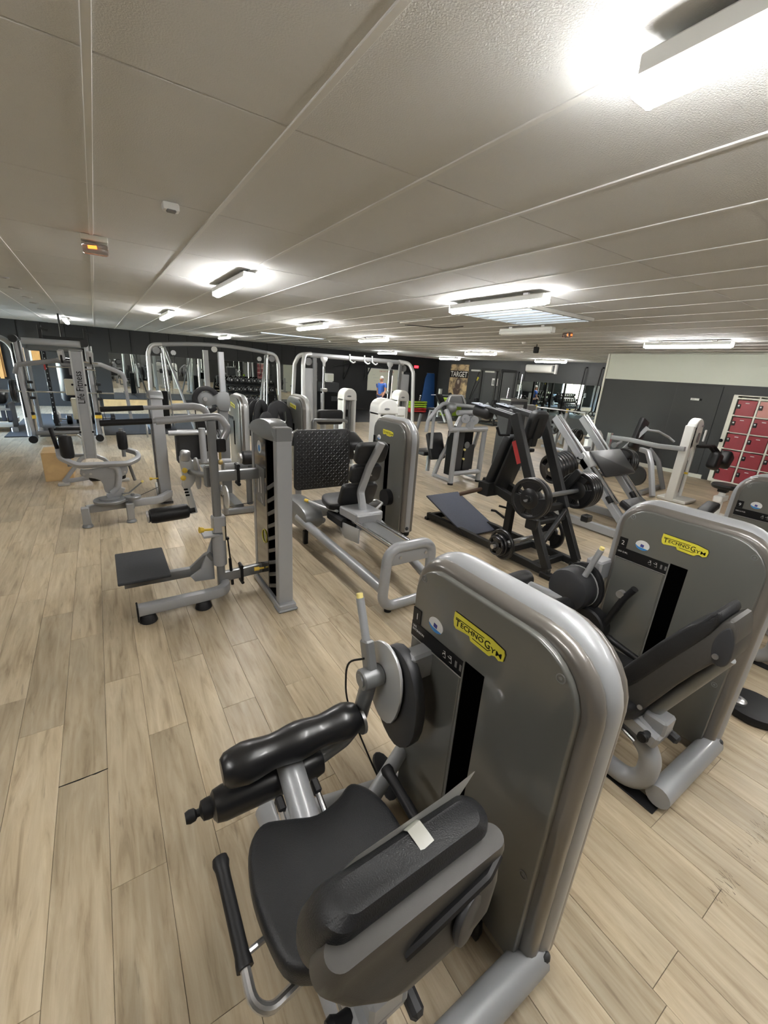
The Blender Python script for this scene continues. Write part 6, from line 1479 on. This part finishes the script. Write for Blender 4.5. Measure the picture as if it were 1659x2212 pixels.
for k in range(5): weight_plate('weight_plate', (12.9, 7.9+.07*k, .25), (0, 1, 0), .22, .046, ['first', 'second', 'third', 'fourth', 'fifth'][k]+' black plate standing in the row under the right mirror', 'plates under the right mirror')
t = Thing('red_box', 'small red box on the bench below the right mirror', 'box', (11.45, 8.0, .525))
t.p('body', MB().box((11.45, 8.36, .6), (.22, .2, .15), bev=.015), REDM); t.p('lid', MB().box((11.45, 8.36, .685), (.23, .21, .03), bev=.01), REDM)
t = Thing('swing_bin', 'white swing lid litter bin by the lobby corner', 'bin', (10.0, 5.72, 0))
t.p('body', MB().prism(rrect(.34, .34, .06), (10.0, 5.72, 0), X_, Y_, .62, .01), WHITEP); t.p('rim', MB().prism(rrect(.38, .38, .07), (10.0, 5.72, .6), X_, Y_, .05, .01), PLAST)
t.p('swing_lid', MB().lathe([(.19, 0), (.17, .08), (.1, .17), (.001, .2)], (10.0, 5.72, .65), Z_, 16), WHITE)
t.p('bag_ring', MB().ring((9.85, 5.56, .52), Z_, .09, .012, 16, 6), RUBBER)
t = Thing('equipment_crates', 'black speaker style boxes stacked by the back wall under the dispenser', 'box', (8.6, 17.6, 0))
t.p('cabinet', MB().box((8.6, 17.6, .4), (.9, .7, .8), bev=.02), INK); t.p('cabinet', MB().box((8.55, 17.6, 1.02), (.75, .6, .42), bev=.02), PLAST)
t.p('grille', MB().box((8.7, 17.24, .55), (.3, .02, .2), bev=.005), PLAST)
t = Thing('black_bench_machine', 'dark padded machine in the shade left of the white towers at the back', 'exercise machine', (6.9, 12.6, 0))
t.p('pad', MB().box((6.9, 12.6, .75), (.35, .12, .7), RX(-.3), bev=.05, seg=3), LEATH); t.p('seat', MB().box((6.9, 12.9, .45), (.4, .4, .1), bev=.03, seg=2), LEATH); t.p('frame', MB().rtube([(6.9, 12.4, .04), (6.9, 13.2, .04)], .1, .08), BLACKF); t.p('post', MB().rtube([(6.9, 12.75, .05), (6.9, 12.75, .42)], .08, .08), BLACKF)
t.p('lime_knob', MB().ball((6.7, 12.5, 1.15), .06, 10, 6), GREEN); t.p('knob_post', MB().cyl((6.7, 12.5, .05), (6.7, 12.5, 1.12), .02), BLACKF)

# ---------------------------------------------------------------- the man in the blue shirt
def man():
    bx, by = 10.28, 15.9
    T = Thing('person', 'grey haired man in a blue short sleeved shirt walking by the whiteboard', 'person', (bx, by, 0))
    def skin(name, pts, edges, m, sub=2, parent=None):
        me = bpy.data.meshes.new(name); me.from_pydata([p[0] for p in pts], edges, [])
        o = bpy.data.objects.new(name, me); COL.objects.link(o)
        md = o.modifiers.new('s', 'SKIN'); md.use_smooth_shade = True
        sv = me.skin_vertices[0].data
        for i, p in enumerate(pts): sv[i].radius = p[1] if isinstance(p[1], tuple) else (p[1], p[1])
        sv[0].use_root = True
        o.modifiers.new('d', 'SUBSURF').levels = sub
        dg = bpy.context.evaluated_depsgraph_get()
        m2 = bpy.data.meshes.new_from_object(o.evaluated_get(dg)); bpy.data.objects.remove(o)
        m2.name = name; m2.materials.clear(); m2.materials.append(m)
        for p in m2.polygons: p.use_smooth = True
        q = link(name, m2, (0, 0, 0), parent or T.o); return q
    # facing -X (towards the left of the picture); f = forward, s = his left/right
    f = Vector((-.85, -.5, 0)).normalized(); s = Vector((-f.y, f.x, 0))
    P = lambda a, b, z: tuple(f*a+s*b+Z_*z)
    pts = [(P(0, 0, .86), (.14, .12)), (P(.0, 0, 1.0), (.13, .12)), (P(.01, 0, 1.18), (.145, .12)), (P(0, 0, 1.31), (.11, .1)), (P(.01, 0, 1.4), .052), (P(.035, 0, 1.5), (.07, .085)), (P(.03, 0, 1.57), (.065, .075))]
    E = [(0, 1), (1, 2), (2, 3), (3, 4), (4, 5), (5, 6)]
    hands = []
    for sd in (-1, 1):
        n = len(pts); sw = .12*sd
        pts += [(P(0, sd*.17, 1.3), .062), (P(-.02+sw*.3, sd*.21, 1.05), .045), (P(.08+sw, sd*.2, .86), .035), (P(.13+sw, sd*.19, .8), (.02, .035))]
        E += [(3, n), (n, n+1), (n+1, n+2), (n+2, n+3)]
        b0 = f*(.13+sw)+s*(sd*.19)+Z_*.8
        for k in range(4):
            m = len(pts); q = b0+f*(.02-.013*k)+s*0
            pts += [(tuple(b0+f*(.014-.01*k)-Z_*.05), .009), (tuple(b0+f*(.02-.012*k)-Z_*(.085+.006*(k in (1, 2)))), .008)]
            E += [(n+3, m), (m, m+1)]
        m = len(pts); pts += [(tuple(b0+f*.035-Z_*.02), .01), (tuple(b0+f*.048-Z_*.05), .009)]; E += [(n+3, m), (m, m+1)]
        n = len(pts); st = .16*sd
        pts += [(P(0, sd*.09, .8), .09), (P(.04+st*.5, sd*.1, .46), .06), (P(-.04+st, sd*.1, .09), .04), (P(.1+st, sd*.11, .03), (.04, .028))]
        E += [(0, n), (n, n+1), (n+1, n+2), (n+2, n+3)]
    body = skin('body', pts, E, SKIN)
    sh = [(P(0, 0, .84), (.155, .135)), (P(0, 0, 1.0), (.145, .135)), (P(.01, 0, 1.18), (.158, .132)), (P(0, 0, 1.3), (.125, .112)), (P(.01, 0, 1.375), .07)]
    se = [(0, 1), (1, 2), (2, 3), (3, 4)]
    for sd in (-1, 1):
        n = len(sh); sh += [(P(0, sd*.175, 1.3), .076), (P(-.01, sd*.2, 1.14), .064)]; se += [(3, n), (n, n+1)]
    skin('shirt', sh, se, SHIRT)
    tr = [(P(0, 0, .86), (.15, .13))]; te = []
    for sd in (-1, 1):
        n = len(tr); st = .16*sd
        tr += [(P(0, sd*.09, .78), .102), (P(.04+st*.5, sd*.1, .46), .078), (P(-.035+st, sd*.1, .13), .062)]; te += [(0, n), (n, n+1), (n+1, n+2)]
    skin('trousers', tr, te, TROUS)
    def loc(mb): mb.v = [tuple(Vector(v)+T.loc) for v in mb.v]; return mb
    T.p('hair', loc(MB().ball(P(.012, 0, 1.565), .088, 16, 10, (1, .95, .95))), HAIR)
    T.p('nose', loc(MB().ball(P(.125, 0, 1.5), .018, 8, 6, (1.2, .8, 1.3))), SKIN)
    for sd in (-1, 1):
        T.p('ear', loc(MB().ball(P(.02, sd*.083, 1.5), .026, 8, 6, (.8, .5, 1.3))), SKIN)
        T.p('eye', loc(MB().ball(P(.108, sd*.03, 1.515), .011, 8, 6)), INK)
        T.p('shoe', loc(MB().ball(P(.05+.16*sd, sd*.105, .045), .075, 12, 8, (1.5, .9, .6))), RUBBER)
    T.p('mouth', loc(MB().ball(P(.112, 0, 1.455), .018, 8, 4, (.4, 1, .3))), mat('lips', (.25, .08, .07), .5))
man()

bm_ = Thing('rubber_mat', 'black rubber floor mat at the back of the room beyond the white towers', 'mat', (9, 15.9, 0))
for k in range(5): bm_.p('mat_tile', MB().box((5.9+1.75*k+.87, 15.95, .003), (1.745, 4.7, .006), bev=.002), RUBBER, sm=False)
